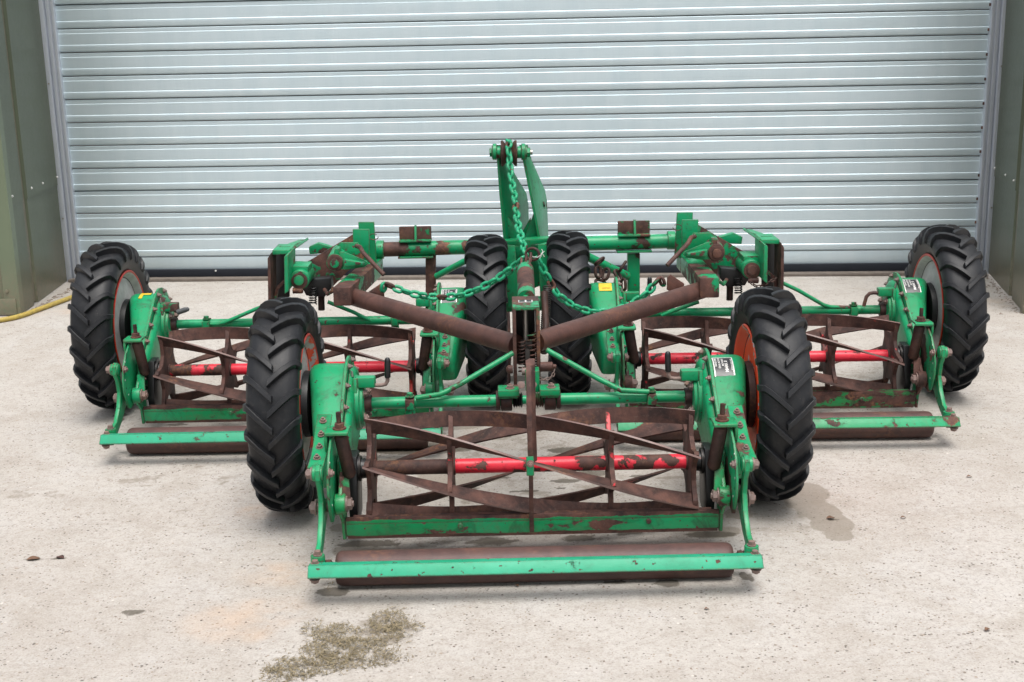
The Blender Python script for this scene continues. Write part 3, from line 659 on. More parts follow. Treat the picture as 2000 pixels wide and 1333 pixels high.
    mk('bolt_shank', MB().tube([(S(.46), -.038, .133), (S(.487), -.038, .133)], .011, 16), 'bolt', root); o2 = link('pivot_bolt', BOLTBIG, root, (S(.486), -.038, .133)); o2.rotation_euler = (0, 0, 0 if s > 0 else pi)
    o2 = link('pivot_bolt', BOLTBIG, root, (S(.4205), -.032, .138)); o2.rotation_euler = (0, 0, pi if s > 0 else 0)
    # knife carrier
    mk('knife_carrier', MB().tube([(S(.4205), -.032, .138), (S(.4215), -.032, .138), (S(.444), -.034, .137), (S(.445), -.034, .137)], .024, 24, rs=[.022, .024, .024, .022]).px([(.010, .205), (.028, .200), (.034, .12), (.040, .045), (-.004, .040), (-.012, .085), (-.050, .120), (-.050, .150)], min(S(.4285), S(.4365)), max(S(.4285), S(.4365))), o.get('carrier', 'green_carrier'), root, .002)
    mk('knife_stay', MB().prism([(S(.4140), -.010, .196), (S(.436), -.010, .196), (S(.432), -.03, .150), (S(.410), -.03, .150)], (0, .006, 0)), o.get('carrier', 'green_carrier'), root, .0015)
    # reel bearing
    mk('reel_bearing', MB().lathe([(.384, .018), (.385, .023), (.396, .024), (.398, .022), (.402, .029), (.438, .032)], HUB[0], HUB[1], 32, sg=s), 'black', root, 0, 40)
    mk('bearing_ring', MB().lathe([(.3965, .0245), (.397, .0300), (.4015, .0300), (.402, .026)], HUB[0], HUB[1], 32, sg=s), 'dark_steel', root, 0, 40)
    mk('bearing_bracket', MB().px([(.065, .215), (.120, .215), (.150, .150), (.130, .060), (.045, .052), (.030, .110)], min(S(.4035), S(.4240)), max(S(.4035), S(.4240))), 'black', root, .004)
    mk('grease_nipple', MB().tube([(S(.432), .285, .349), (S(.432), .284, .357), (S(.432), .284, .363)], .0035, 8, rs=[.0042, .0030, .0022]), 'steel', root)
    # back skirt of the side frame
    mk('side_frame', MB().px([(.17, .25), (.21, .10), (.16, .075), (.03, .10), (.02, .22)], min(S(.4395), S(.4445)), max(S(.4395), S(.4445))), 'green_worn', root, .002)
    # roller end bracket and bar lugs
    mk('roller_bracket', MB().box((S(.447), -.168, .050), (.012, .022, .018)).tube([(S(.420), -.160, .040), (S(.462), -.160, .052)], .0075, 12), 'rust', root, .003)
    mk('bar_lug', MB().tube([(S(.4625), -.212, .060), (S(.4625), -.212, .092)], .0155, 20).box((S(.4625), -.232, .078), (.024, .04, .008)), g, root, .002)
    for q, dd, r_, h_ in (((S(.4625), -.212, .092), (0, 0, 1), .0075, .011), ((S(.464), -.244, .086), (0, 0, 1), .007, .009), ((S(.464), -.258, .062), (0, .3, -1), .009, .012)): mk('lug_bolt', MB().hexa(q, dd, r_, h_), 'bolt', root)
    mk('bar_foot', MB().px([(-.262, .070), (-.195, .074), (-.19, .064), (-.24, .052)], min(S(.448), S(.476)), max(S(.448), S(.476))), 'rust_dark', root, .002)
    if o.get('plateon'): nameplate(root, s, o['plateon'])

def make_unit(loc, rz, label, sides, phase, reel_mats, knife='green_knife', bar='green_bar', roller_seed=0):
    root = thing('cutting_unit', label, 'reel mower', loc, rz, group='reel cutting units of the gang mower')
    for s in (-1, 1): make_side(root, s, sides[s])
    # axle tube
    mk('axle_tube', MB().tube([(-.410, .300, .2745), (-.06, .300, .2745)], .0145, 20).tube([(.06, .300, .2745), (.410, .300, .2745)], .0145, 20).tube([(-.07, .300, .2745), (.07, .300, .2745)], .011, 16), sides.get('tube', 'green'), root)
    for x in (-.293, .305):
        mk('tube_clamp', MB().tube([(x-.011, .300, .2745), (x-.0105, .300, .2745), (x+.0105, .300, .2745), (x+.011, .300, .2745)], .019, 20, rs=[.017, .019, .019, .017]).box((x, .288, .2745), (.022, .030, .026)).tube([(x, .290, .262), (x, .290, .240)], .0125, 16), sides.get('clamp', 'green_worn'), root, .0012)
        mk('clamp_bolt', MB().hexa((x, .290, .292), (0, 0, 1), .0085, .010), 'green_worn', root)
    # reel
    R, RI = .1300, .0930; tw = radians(118)
    XE = .392
    reel = mk('reel_shaft', MB().tube([(-XE, HUB[0], HUB[1]), (XE, HUB[0], HUB[1])], .0175, 24), reel_mats[0], root)
    for b in range(6):
        mb = MB(); vs = []; n = 40
        for k in range(n+1):
            f = k/n; x = -XE+.012+(2*XE-.024)*f; a = radians(phase)+b*pi/3+tw*f; th = .0024
            lean = radians(5)
            for rr, dd in ((R, -th), (R, th), (RI, th), (RI, -th)):
                aa = a+(lean if rr == R else 0)*0; t = (cos(aa), sin(aa)); nn = (-sin(aa), cos(aa))
                ex = (.12*(rr-RI))
                vs.append((x, HUB[0]+rr*t[0]+dd*nn[0]+ex*nn[0], HUB[1]+rr*t[1]+dd*nn[1]+ex*nn[1]))
        fs = [(i*4+k, i*4+(k+1) % 4, (i+1)*4+(k+1) % 4, (i+1)*4+k) for i in range(n) for k in range(4)]+[(0, 1, 2, 3), (n*4+3, n*4+2, n*4+1, n*4)]
        mb.add(vs, fs); mb.mi = [1 if (k % 4 == 0 and k < n*4) else 0 for k in range(len(fs))]; mk('reel_blade', mb, ['blade', 'blade_edge'], reel, 0, 40)
    for x in (-.372, -.186, .184, .372):
        f = (x+XE-.012)/(2*XE-.024); pts = []
        for b in range(6):
            a = radians(phase)+b*pi/3+tw*f
            for da, rr in ((-.30, .074), (-.15, .093), (-.075, .118), (0.0, .124), (.05, .118), (.12, .093), (.27, .074)): pts.append((x, HUB[0]+rr*cos(a+da), HUB[1]+rr*sin(a+da)))
        mk('reel_spider', MB().prism(pts, (.0110, 0, 0)).tube([(x-.010, HUB[0], HUB[1]), (x+.010, HUB[0], HUB[1])], .0205, 24), reel_mats[1], reel, .001)
    # bed knife
    kn = mk('bed_knife', MB().px([(-.0135, .081), (-.0095, .049), (-.0015, .050), (-.0055, .081)], -.4265, .4265).px([(-.0125, .0955), (-.0135, .0810), (-.0055, .081), (-.0045, .0955)], -.4265, .4265), knife, root, .0012)
    mk('knife_edge', MB().px([(-.0050, .0850), (-.0045, .0960), (.002, .0975), (.022, .072), (.018, .066), (-.002, .080)], -.410, .410).px([(-.0085, .0515), (-.0065, .042), (.030, .040), (.030, .047)], -.424, .424), 'rust' if knife == 'green_knife' else knife, root, .0012)
    for x in (-.165, .265): mk('knife_screw', MB().tube([(x, -.012, .073), (x, -.0165, .073), (x, -.0185, .073)], .0062, 14, rs=[.0062, .0062, .004]), 'green_rust', root)
    # rear roller and bar
    mk('roller', MB().lathe([(-.4310, .030), (-.4280, .0345), (-.4220, .0374), (-.412, .0382), (-.2, .0382), (0, .0382), (.2, .0382), (.412, .0382), (.4220, .0374), (.4280, .0345), (.4310, .030)], -.1607, .0382, 64), 'rust_roller', root, 0, 35)
    mk('rear_bar', MB().px([(-.2560, .0865), (-.2740, .0655), (-.2780, .0690), (-.2600, .0900)], -.4765, .4765).px([(-.2560, .0865), (-.2600, .0895), (-.235, .0860), (-.235, .0825)], -.4755, .4755), bar, root, .0012)
    return root

SD = {  # per side options
 'F': {-1: dict(rim='rim_red', spin=.10, rimlabel='grey rim smeared with red paint', plate='green', crank='up', stud='rust_dark', carrier='green_carrier'),
       1: dict(rim='rim_orange', spin=.02, rimlabel='rim painted bright orange red', drum='rust_dark', plate='green_half', crank='up', plateon='plate', carrier='green_carrier', quad='green_worn'), 'tube': 'green', 'clamp': 'green_half'},
 'L': {-1: dict(noplate=1, taper=.075, rim='rim', spin=.17, crank='side', plateon='torn', carrier='green', quad='green'), 1: dict(rim='rim', spin=.05, crank='none', plateon='plate', plate='green_worn', carrier='green_worn')},
 'R': {-1: dict(rim='rim', spin=.21, crank='up', plateon='yellow', plate='green_worn', carrier='green_worn'), 1: dict(noplate=1, taper=.075, rim='rim', spin=.12, crank='down', plateon='plate', carrier='green_rust', quad='green_half', plate='green')},
}
UF = make_unit((0, 0, 0), 0, 'front cutting unit nearest the camera, orange rim on its right wheel', SD['F'], 98, ('red_front', 'red_worn'))
UL = make_unit((-.7125, .9225, 0), -.0117, 'back left cutting unit with a torn yellow sticker on its outer gear case', SD['L'], 110, ('red', 'blade'))
UR = make_unit((.7397, .9308, 0), -.0281, 'cutting unit at the back right with a flaking chipped bed knife', SD['R'], 120-2, ('red', 'red_worn'), knife='green_chip', bar='green_worn')
# upright strap down the middle of the front unit
st1 = [P(1031, 704, .02), P(1032, 715, -.010), P(1033, 800, -.052), P(1036, 905, -.060)]
def ribbon(pts, wv, dv):
    mb = MB(); vs = []; wv = Vector(wv); dv = Vector(dv)
    for p in pts: vs += [p-wv/2, p+wv/2, p+wv/2+dv, p-wv/2+dv]
    m = len(pts); return mb.add(vs, [(i*4+k, i*4+(k+1) % 4, (i+1)*4+(k+1) % 4, (i+1)*4+k) for i in range(m-1) for k in range(4)]+[(0, 1, 2, 3), ((m-1)*4+3, (m-1)*4+2, (m-1)*4+1, (m-1)*4)])
mk('centre_strap', ribbon(st1, (.0115, 0, 0), (.010, .016, 0)), 'rust', UF, .001)
mk('strap_bracket', ribbon([P(1035, 893, -.066), P(1036, 930, -.066)], (.017, 0, 0), (0, .005, 0)), 'green_half', UF, .001)
bolt(BOLT, P(1036, 906, -.068), (0, -1, 0), UF)
mk('strap_foot', ribbon([P(1037, 925, -.056), P(1038, 1005, -.030), P(1039, 1040, -.0175)], (.010, 0, 0), (0, .006, 0)), 'rust', UF, .001)
mk('strap_clip', MB().box(P(1037, 1010, -.020), (.008, .008, .018)), 'green', UF, .002)
# hitch lugs on the front axle
for sx, x0, x1 in ((-1, -.075, -.022), (1, .028, .078)):
    mk('hitch_clamp', MB().box(((x0+x1)/2, .292, .3010), (x1-x0, .055, .016)).box(((x0+x1)/2, .292, .2905), (x1-x0-.006, .048, .006)), 'green_worn', UF, .002)
    bolt(BOLTMID, ((x0+x1)/2+.004, .285, .309), (0, 0, 1), UF)
    mk('axle_collar', MB().tube([(sx*.040, .300, .2745), (sx*.042, .300, .2745), (sx*.066, .300, .2745), (sx*.068, .300, .2745)], .0265, 26, rs=[.024, .0265, .0265, .024]).tube([(sx*.070, .300, .2745), (sx*.080, .300, .2745)], .024, 24), 'rust_dark', UF, .0008)
    bl = MB(); 
    for k in range(4): bl.tube([(sx*(.014+.006*k), .300, .2745), (sx*(.017+.006*k), .300, .2745), (sx*(.020+.006*k), .300, .2745)], .018, 20, rs=[.014, .020, .014])
    mk('bellows', bl, 'green_half' if sx > 0 else 'black', UF)

# ============================================================ LIFTING FRAME
FR = thing('gang_mower_chassis', 'green and rusty tubular lifting frame joining the three cutting units', 'mower frame')
TUBE_Y = 1.50
ct = [P(742, 488, TUBE_Y), P(1318, 471, TUBE_Y)]
mk('cross_tube', MB().tube([ct[0]+(ct[1]-ct[0])*k/8 for k in range(9)], .0245, 28), 'green_half', FR)
for (cx, py) in ((812, 485), (1238, 474)):
    c = P(cx, py, TUBE_Y); 
    mk('tube_saddle', MB().box(c+Vector((0, -.002, .0265)), (.108, .050, .006)).box(c+Vector((0, -.002, -.028)), (.118, .052, .006)), 'green_worn', FR, .002)
    mk('saddle_lug', MB().box(c+Vector((0, .006, .050)), (.108, .008, .046)), 'green_rust' if cx < 1000 else 'green_half', FR, .004)
    mk('saddle_gusset', MB().px([(0, 0), (-.024, 0), (-.006, .048), (0, .048)], -.004, .004), 'green', FR, .001).location = c+Vector((.002, .002, .0295))
for (x0, x1, yt, yb) in ((831, 851, 497, 606), (1226, 1250, 496, 612)):
    a, b = P((x0+x1)/2, yt, TUBE_Y-.004), P((x0+x1)/2, yb, TUBE_Y-.004); wd = (P(x1, yt, TUBE_Y)-P(x0, yt, TUBE_Y)).length
    mk('rear_post', ribbon([a, b], (wd, 0, 0), (0, .03, 0)), 'green_rust' if x0 < 1000 else 'green_half', FR, .003)
mk('rear_stay', MB().tube([P(852, 540, 1.49), P(905, 512, 1.42), P(985, 480, 1.36)], .0105, 14), 'green', FR)
mk('rear_stay', MB().tube([P(1226, 540, 1.49), P(1150, 503, 1.42), P(1070, 478, 1.36)], .0145, 14), 'green', FR)
# headstock plates (pixel outline given at each corner's own distance)
def plate3(pts, th=.008, mat='green', name='headstock_plate', par=FR, bev=.0015):
    pts = [Vector(p) for p in pts]; n = (pts[1]-pts[0]).cross(pts[2]-pts[0]).normalized()
    return mk(name, MB().prism(pts, n*th), mat, par, bev)
def planar(pts):
    """project points on the best plane through the first three"""
    a, b, c = [Vector(p) for p in pts[:3]]; n = (b-a).cross(c-a).normalized()
    return [Vector(p)-n*(Vector(p)-a).dot(n) for p in pts]
def loft_plate(near, rear, th, name, mat, par):
    m = len(near); vs = list(near)+list(rear); n = (near[-1]-near[0]).cross(rear[-1]-near[0]).normalized()*th; vs = vs+[v+n for v in vs]
    fs = []
    for i in range(m-1): fs += [(i, i+1, m+i+1, m+i), (2*m+i, 3*m+i, 3*m+i+1, 2*m+i+1), (i, 2*m+i, 2*m+i+1, i+1), (m+i, m+i+1, 3*m+i+1, 3*m+i)]
    fs += [(0, m, 3*m, 2*m), (m-1, 3*m-1, 4*m-1, 2*m-1)]
    return mk(name, MB().add(vs, fs), mat, par, .0012, 30)
loft_plate([P(967, 284, 1.37), P(970, 310, 1.375), P(975, 380, 1.385), P(979, 420, 1.39), P(983, 470, 1.40)], [P(978, 284, 1.40), P(988, 318, 1.47), P(1024, 378, 1.66), P(1028, 400, 1.70), P(1029, 464, 1.74)], .008, 'headstock_plate', 'green', FR)
loft_plate([P(1014, 284, 1.37), P(1020, 310, 1.375), P(1034, 380, 1.385), P(1042, 420, 1.39), P(1051, 468, 1.40)], [P(1026, 284, 1.40), P(1034, 314, 1.47), P(1060, 372, 1.66), P(1064, 392, 1.70), P(1067, 462, 1.74)], .008, 'headstock_plate', 'green', FR)
def yprism(pix, y, th, mat, name, bev=.0015, par=FR):
    return mk(name, MB().prism([P(a, b, y) for a, b in pix], (0, th, 0)), mat, par, bev)
yprism([(984, 414), (1022, 462), (1024, 476), (1006, 476), (986, 452)], 1.44, .006, 'green', 'headstock_gusset')
yprism([(1026, 462), (1044, 412), (1052, 470), (1024, 476)], 1.44, .006, 'green', 'headstock_gusset')
yprism([(1022, 450), (1036, 425), (1046, 470), (1012, 470)], 1.60, .006, 'green', 'headstock_gusset')
mk('slot_boss', MB().tube([P(1057, 400, 1.62), P(1062, 399, 1.62)], .016, 18), 'green', FR); 
mk('slot_boss', MB().tube([P(1058.5, 400, 1.60), P(1064, 399, 1.60)], .009, 14), 'rust_dark', FR)
# top pin, bosses, pulley
pa, pb = P(961, 298, 1.37), P(1040, 298, 1.37)
mk('pulley_pin', MB().tube([pa, pb], .0085, 14), 'steel', FR)
for px_ in (966, 1022): 
    a, b = P(px_-4, 297, 1.37), P(px_+4, 297, 1.37); mk('pin_boss', MB().tube([a, a+(b-a)*.1, a+(b-a)*.9, b], .026, 26, rs=[.024, .026, .026, .024]), 'green', FR)
for a_, b_ in ((970, 978), (1010, 1018)): mk('pin_spacer', MB().tube([P(a_, 298, 1.37), P(b_, 298, 1.37)], .019, 22), 'green_worn', FR, .001)
mk('pin_nut', MB().hexa(P(1026, 298, 1.37), (1, 0, 0), .017, .016), 'green', FR); mk('pin_nut', MB().hexa(P(962, 298, 1.37), (-1, 0, 0), .015, .010), 'green', FR)
pc = P(994, 300, 1.37)
mk('pulley', MB().lathe([(-.026, .014), (-.0255, .040), (-.022, .042), (-.018, .040), (-.010, .030), (.010, .030), (.018, .040), (.022, .042), (.0255, .040), (.026, .014)], pc.y, pc.z, 40, x0=pc.x), 'rust_dark', FR, 0, 40)
# saddle under the headstock
yprism([(982, 469), (1072, 463), (1074, 470), (1024, 480), (982, 474)], 1.38, .05, 'green', 'headstock_base', .003)
yprism([(984, 480), (1072, 474), (1072, 548), (1044, 560), (1008, 560), (984, 552)], 1.46, .06, 'green', 'headstock_box', .004)
yprism([(984, 480), (1006, 480), (1016, 600), (992, 600)], 1.30, .012, 'green', 'down_plate', .003); yprism([(1050, 478), (1072, 476), (1070, 600), (1056, 600)], 1.30, .012, 'green', 'down_plate', .003)
a = P(984, 596, 1.34); b = P(1076, 592, 1.34); mk('lower_tube', MB().tube([a, b], .024, 24), 'green', FR)
# drawbar and front hitch head
mk('drawbar', MB().tube([P(1028, 584, .56), P(1027, 552, .70), P(1026, 527, .84)], .0235, 26), 'green_half', FR)
mk('drawbar', MB().tube([P(1026, 527, .84), P(1027, 510, 1.25)], .016, 18), 'green_worn', FR)
mk('drawbar_rib', MB().box((0, 0, 0), (.011, .11, .007)), 'green', FR, .001); bpy.data.objects['drawbar_rib'].location = P(1026, 570, .60)+Vector((0, 0, .004)); bpy.data.objects['drawbar_rib'].rotation_euler = (radians(12), 0, 0)
for px_ in (1018, 1034): mk('chain_clevis', ribbon([P(px_, 540, .80), P(px_+.5, 506, .86)], (.006, 0, 0), (0, .028, 0)), 'rust', FR, .001)
def hitch_head(cx, top, bot, y0, y1, w_, mats, name='hitch_head', tilt=0.0, side_mats=None):
    """open fronted box: two side plates, sloping top, dark works inside"""
    c = Vector(cx); 
    for i, sx in enumerate((-1, 1)):
        x = c.x+sx*w_/2
        poly = [(y0, top), (y0-.002, bot+.05), (y0+.008, bot), (y0+.045, bot-.004), (y1, bot+.06), (y1, top+.002)]
        mk('head_side_plate', MB().px([(y, z) for y, z in poly], x-.0045, x+.0045), side_mats[i] if side_mats else mats, FR, .0015)
    mk('head_top_plate', MB().px([(y0+.001, top+.004), (y1, top+.004), (y1, top-.004), (y0+.001, top-.004)], c.x-w_/2-.004, c.x+w_/2+.004), mats, FR, .0012)
    mk('head_back_plate', MB().box((c.x, y1-.004, (top+bot)/2+.01), (w_-.01, .006, top-bot-.03)), 'black', FR)
hx = .5*(P(1003, 640, .38).x+P(1053, 640, .38).x)
hitch_head((hx, 0, 0), .487, .285, .385, .52, .060, 'green_rust', side_mats=('rust', 'green_rust'))
hl = mk('head_label', MB().box((hx, .452, .4922), (.036, .024, .0012)), 'plate_white', FR); mk('label_face', MB().box((hx-.009, .452, .4932), (.014, .019, .0006)).box((hx+.009, .452, .4932), (.013, .019, .0006)), 'plate_black', hl); hl['label'] = 'small torn white and black sticker on the hitch head'
mk('spring_rod', MB().tube([(hx-.001, .43, .478), (hx-.001, .43, .33)], .0068, 12), 'steel', FR)
def spring(name, p0, p1, r, turns, wr, mat, par):
    p0, p1 = Vector(p0), Vector(p1); d = p1-p0; t = d.normalized(); u = t.cross(Vector((0, 1, 0))).normalized(); v_ = t.cross(u); n = int(turns*12)
    return mk(name, MB().tube([p0+d*k/n+(u*cos(2*pi*turns*k/n)+v_*sin(2*pi*turns*k/n))*r for k in range(n+1)], wr, 7), mat, par)
spring('hitch_spring', (hx-.012, .405, .40), (hx-.012, .405, .315), .009, 9, .0018, 'rust_dark', FR); spring('hitch_spring', (hx+.014, .405, .42), (hx+.014, .405, .315), .012, 8, .0018, 'green_half', FR)
mk('hitch_block', MB().box((hx, .42, .385), (.030, .03, .022)).box((hx+.002, .40, .335), (.012, .02, .09)), 'dark_steel', FR, .002)
mk('hitch_pin', MB().tube([(hx+.034, .39, .334), (hx+.064, .39, .334), (hx+.066, .39, .334)], .0125, 20, rs=[.0125, .0125, .010]).tube([(hx+.064, .39, .334), (hx+.074, .39, .334)], .006, 12), 'rust', FR)
mk('hitch_pin', MB().tube([(hx-.036, .39, .329), (hx-.048, .39, .329), (hx-.053, .39, .329)], .010, 16, rs=[.010, .0115, .005]), 'rust', FR)
mk('hitch_tongue', MB().box((hx+.004, .335, .318), (.020, .05, .05)).box((hx+.022, .34, .315), (.016, .045, .055)), 'green_half', FR, .003)
mk('hitch_knuckle', MB().tube([P(1018, 752, .27), P(1018, 752, .25)], .010, 6).tube([P(1042, 752, .27), P(1042, 752, .25)], .009, 6).tube([(hx-.014, .345, .335), (hx+.018, .345, .335)], .010, 16), 'bolt', FR, .001)
for px_, ya, yb in ((996, 610, 770), (1066, 570, 690)):
    mk('hydraulic_hose', MB().tube([P(px_-3, ya, .60), P(px_, (ya+yb)/2, .56), P(px_-4, yb, .50)], .009 if px_ > 1000 else .004, 12), 'rust_dark', FR)
spring('hose_spring', P(1069, 560, .62), P(1063, 660, .55), .0105, 26, .0018, 'dark_steel', FR)
# V-shaped lifting tubes (chevron: centre forward, ends back)
mk('lift_tube', MB().tube([P(1008, 674, .455), P(1008, 674, .455).lerp(P(689, 580, 1.02), .5), P(689, 580, 1.02)], .0265, 30), 'rust_tube', FR)
mk('lift_tube', MB().tube([P(1048, 668, .455), P(1048, 668, .455).lerp(P(1373, 566, 1.02), .5), P(1373, 566, 1.02)], .0265, 30), 'rust_tube', FR)
# box arms running back to the cross tube
def boxarm(a, b, w_, h):
    a, b = Vector(a), Vector(b); d = (b-a).normalized(); r = d.cross(Vector((0, 0, 1))).normalized(); u = r.cross(d)
    vs = [p+r*sx*w_/2+u*sz*h/2 for p in (a, b) for sx, sz in ((-1, -1), (1, -1), (1, 1), (-1, 1))]
    return MB().add(vs, [(0, 1, 2, 3), (7, 6, 5, 4), (0, 4, 5, 1), (1, 5, 6, 2), (2, 6, 7, 3), (3, 7, 4, 0)])
mk('side_arm', boxarm(P(668, 580, .955), P(733, 520, 1.50), .054, .056), 'green_half', FR, .005)
mk('side_arm', boxarm(P(1386, 563, .955), P(1338, 505, 1.50), .058, .060), 'green_half', FR, .005)
for sd in (-1, 1):
    # mapping of the left hand pixels to the right hand ones
    L_ = sd < 0
    def Q(x, y, d):
        if L_: return P(x, y, d)
        return P(1000+(1000-x)+53+0.0*(x), y-21+(x-500)*.012, d)
    def qy(pix, d, th, mat, name, bev=.0015): return mk(name, MB().prism([Q(a, b, d) for a, b in pix], (0, th, 0)), mat, FR, bev)
    # collar at tube end
    a, b = Q(735, 488, 1.5), Q(750, 488, 1.5); mk('tube_collar', MB().tube([a, b], .031, 24), 'green_worn', FR, .002)
    qy([(689, 448), (721, 448), (722, 470), (721, 500), (700, 498), (690, 488)], 1.30, .012, 'green' , 'stop_plate')
    qy([(700, 434), (731, 434), (734, 486), (736, 520), (716, 524), (702, 486)], 1.40, .012, 'green', 'stop_plate')
    # long tapered rocker, two leaves
    qy([(592, 516), (610, 506), (688, 459), (700, 459), (706, 478), (716, 500), (690, 520), (668, 542), (650, 560), (628, 566), (600, 562), (588, 540)], 1.33, .010, 'green_rust', 'rocker_plate', .002)
    qy([(640, 500), (664, 474), (699, 474), (704, 482), (712, 500), (706, 514), (676, 520)], 1.20, .010, 'green_worn', 'rocker_plate', .002)
    # pivot casting with ear
    c = Q(657, 510, 1.15); mk('pivot_housing', MB().tube([c+Vector((0, -.035, 0)), c+Vector((0, -.033, 0)), c+Vector((0, .09, .010))], .0265, 28, rs=[.0245, .0265, .0265]), 'green_worn', FR, .001)
    mk('pivot_washer', MB().tube([c+Vector((0, -.040, 0)), c+Vector((0, -.034, 0))], .0235, 24), 'rust', FR, .001); mk('pivot_pin', MB().tube([c+Vector((0, -.048, 0)), c+Vector((0, -.038, 0))], .0140, 22), 'green_worn' if L_ else 'rust', FR, .002)
    qy([(663, 492), (672, 492), (716, 510), (720, 516), (712, 522), (676, 527), (664, 526)], 1.125, .010, 'green', 'casting_ear', .003); qy([(672, 506), (712, 513), (712, 517), (673, 519)], 1.10, .030, 'green', 'casting_rib', .002)
    qy([(694, 512), (704, 513), (704, 517), (694, 517)], 1.083, .004, 'rust', 'ear_slot')
    qy([(655, 484), (664, 484), (667, 498), (654, 498)], 1.15, .05, 'green', 'casting_boss', .003)
    # cranked handle rod
    mk('locking_rod', MB().tube([Q(696, 481, 1.16), Q(703, 483, 1.12), Q(709, 494, 1.09), Q(750, 537, 1.05)], .0068, 14), 'rust', FR)
    mk('hairpin', MB().tube([Q(730+3*cos(a_*.6)*3, 463+6*sin(a_*.6), 1.38) for a_ in range(10)], .0015, 6), 'rust', FR)
    # boss with pin below
    c = Q(587, 545, 1.12); mk('lower_pivot', MB().tube([c+Vector((0, -.02, 0)), c+Vector((0, -.018, 0)), c+Vector((0, .10, 0))], .0300, 26, rs=[.028, .030, .030]), 'green', FR, .001)
    mk('pivot_washer', MB().tube([c+Vector((0, -.024, -.002)), c+Vector((0, -.019, -.002))], .0250, 24), 'rust', FR, .001); mk('pivot_pin', MB().tube([c+Vector((-.001, -.031, 0)), c+Vector((-.001, -.022, 0))], .0155, 24), 'green' if L_ else 'rust', FR, .002)
    qy([(573, 515), (606, 516), (606, 545), (573, 545)], 1.17, .09, 'green', 'pivot_block', .004)
    mk('cross_pin', MB().tube([Q(572, 568, 1.10), Q(589, 568, 1.10), Q(592, 568, 1.10)], .0095, 16, rs=[.0095, .0095, .007]), 'rust', FR)
    # open channel of the outer hitch head
    for (nm, pts, d, th, mt) in (('head_side_plate', [(528, 500), (534, 490), (535, 586), (529, 580)], 1.16, .10, 'rust'),
                                 ('head_side_plate', [(562, 494), (570, 490), (571, 560), (563, 566)], 1.12, .14, 'green'),
                                 ('head_back_plate', [(534, 492), (566, 488), (566, 580), (536, 586)], 1.26, .008, 'black'),
                                 ('head_top_plate', [(538, 483), (572, 483), (574, 490), (538, 492)], 1.20, .12, 'green'),
                                 ('head_brace', [(534, 586), (540, 560), (562, 540), (562, 546), (544, 566), (540, 588)], 1.17, .02, 'green_rust')):
        qy(pts, d, th, mt, nm, .002)
    plate3(planar([Q(562, 494, 1.14), Q(570, 488, 1.14), Q(602, 466, 1.42), Q(604, 488, 1.42), Q(572, 516, 1.2)]), .008, 'green', 'head_cheek')
    plate3(planar([Q(545, 484, 1.20), Q(566, 484, 1.20), Q(600, 470, 1.44), Q(585, 470, 1.44)]), .006, 'green', 'head_lid')
    qy([(604, 482), (622, 474), (650, 482), (630, 494), (606, 496)], 1.42, .03, 'green_worn', 'spacer_block', .003)
    # dark works beneath
    qy([(592, 560), (600, 545), (648, 540), (650, 560), (640, 572), (636, 578), (600, 575)], 1.22, .05, 'black', 'under_bracket', .004)
    mk('under_post', MB().tube([Q(627, 566, 1.22), Q(628, 606, 1.22)], .0105, 14), 'rust_dark', FR)
    spring('under_spring', Q(611, 562, 1.18), Q(611, 594, 1.18), .011, 7, .0022, 'black', FR)
    mk('grease_hose', MB().tube([Q(634, 566, 1.15), Q(640, 575, 1.12), Q(648, 570, 1.12), Q(652, 562, 1.13)], .006, 10), 'green_rust', FR)
    # yoke for the lift chain
    qy([(716, 573), (744, 554), (750, 560), (751, 584), (740, 590), (720, 584)], .99, .010, 'rust' , 'chain_yoke', .003)
    # braces down to the axle clamps of the outer units
    if L_:
        mk('stay_rod', MB().tube([P(532, 592, 1.20), P(500, 604, 1.20), P(440, 630, 1.21), P(425, 634, 1.215), P(400, 633, 1.215)], .0062, 12), 'green', FR)
        mk('stay_rod', MB().tube([P(640, 590, 1.20), P(690, 610, 1.20), P(722, 626, 1.21), P(735, 630, 1.215), P(762, 631, 1.215)], .0062, 12), 'green_worn', FR)
    else:
        mk('stay_rod', MB().tube([P(1528, 553, 1.20), P(1560, 568, 1.20), P(1608, 596, 1.21), P(1622, 600, 1.215), P(1662, 601, 1.215)], .0062, 12), 'green_worn', FR)
        mk('stay_rod', MB().tube([P(1365, 590, 1.20), P(1330, 602, 1.20), P(1305, 612, 1.21), P(1292, 617, 1.215)], .0062, 12), 'green', FR)
mk('stay_rod', MB().tube([P(1002, 690, .36), P(900, 750, .30), P(872, 765, .285), P(858, 771, .280), P(812, 778, .278)], .0068, 14), 'green_worn', FR)
mk('stay_rod', MB().tube([P(1068, 684, .36), P(1170, 741, .30), P(1200, 756, .285), P(1214, 763, .280), P(1268, 766, .278)], .0068, 14), 'green_worn', FR)

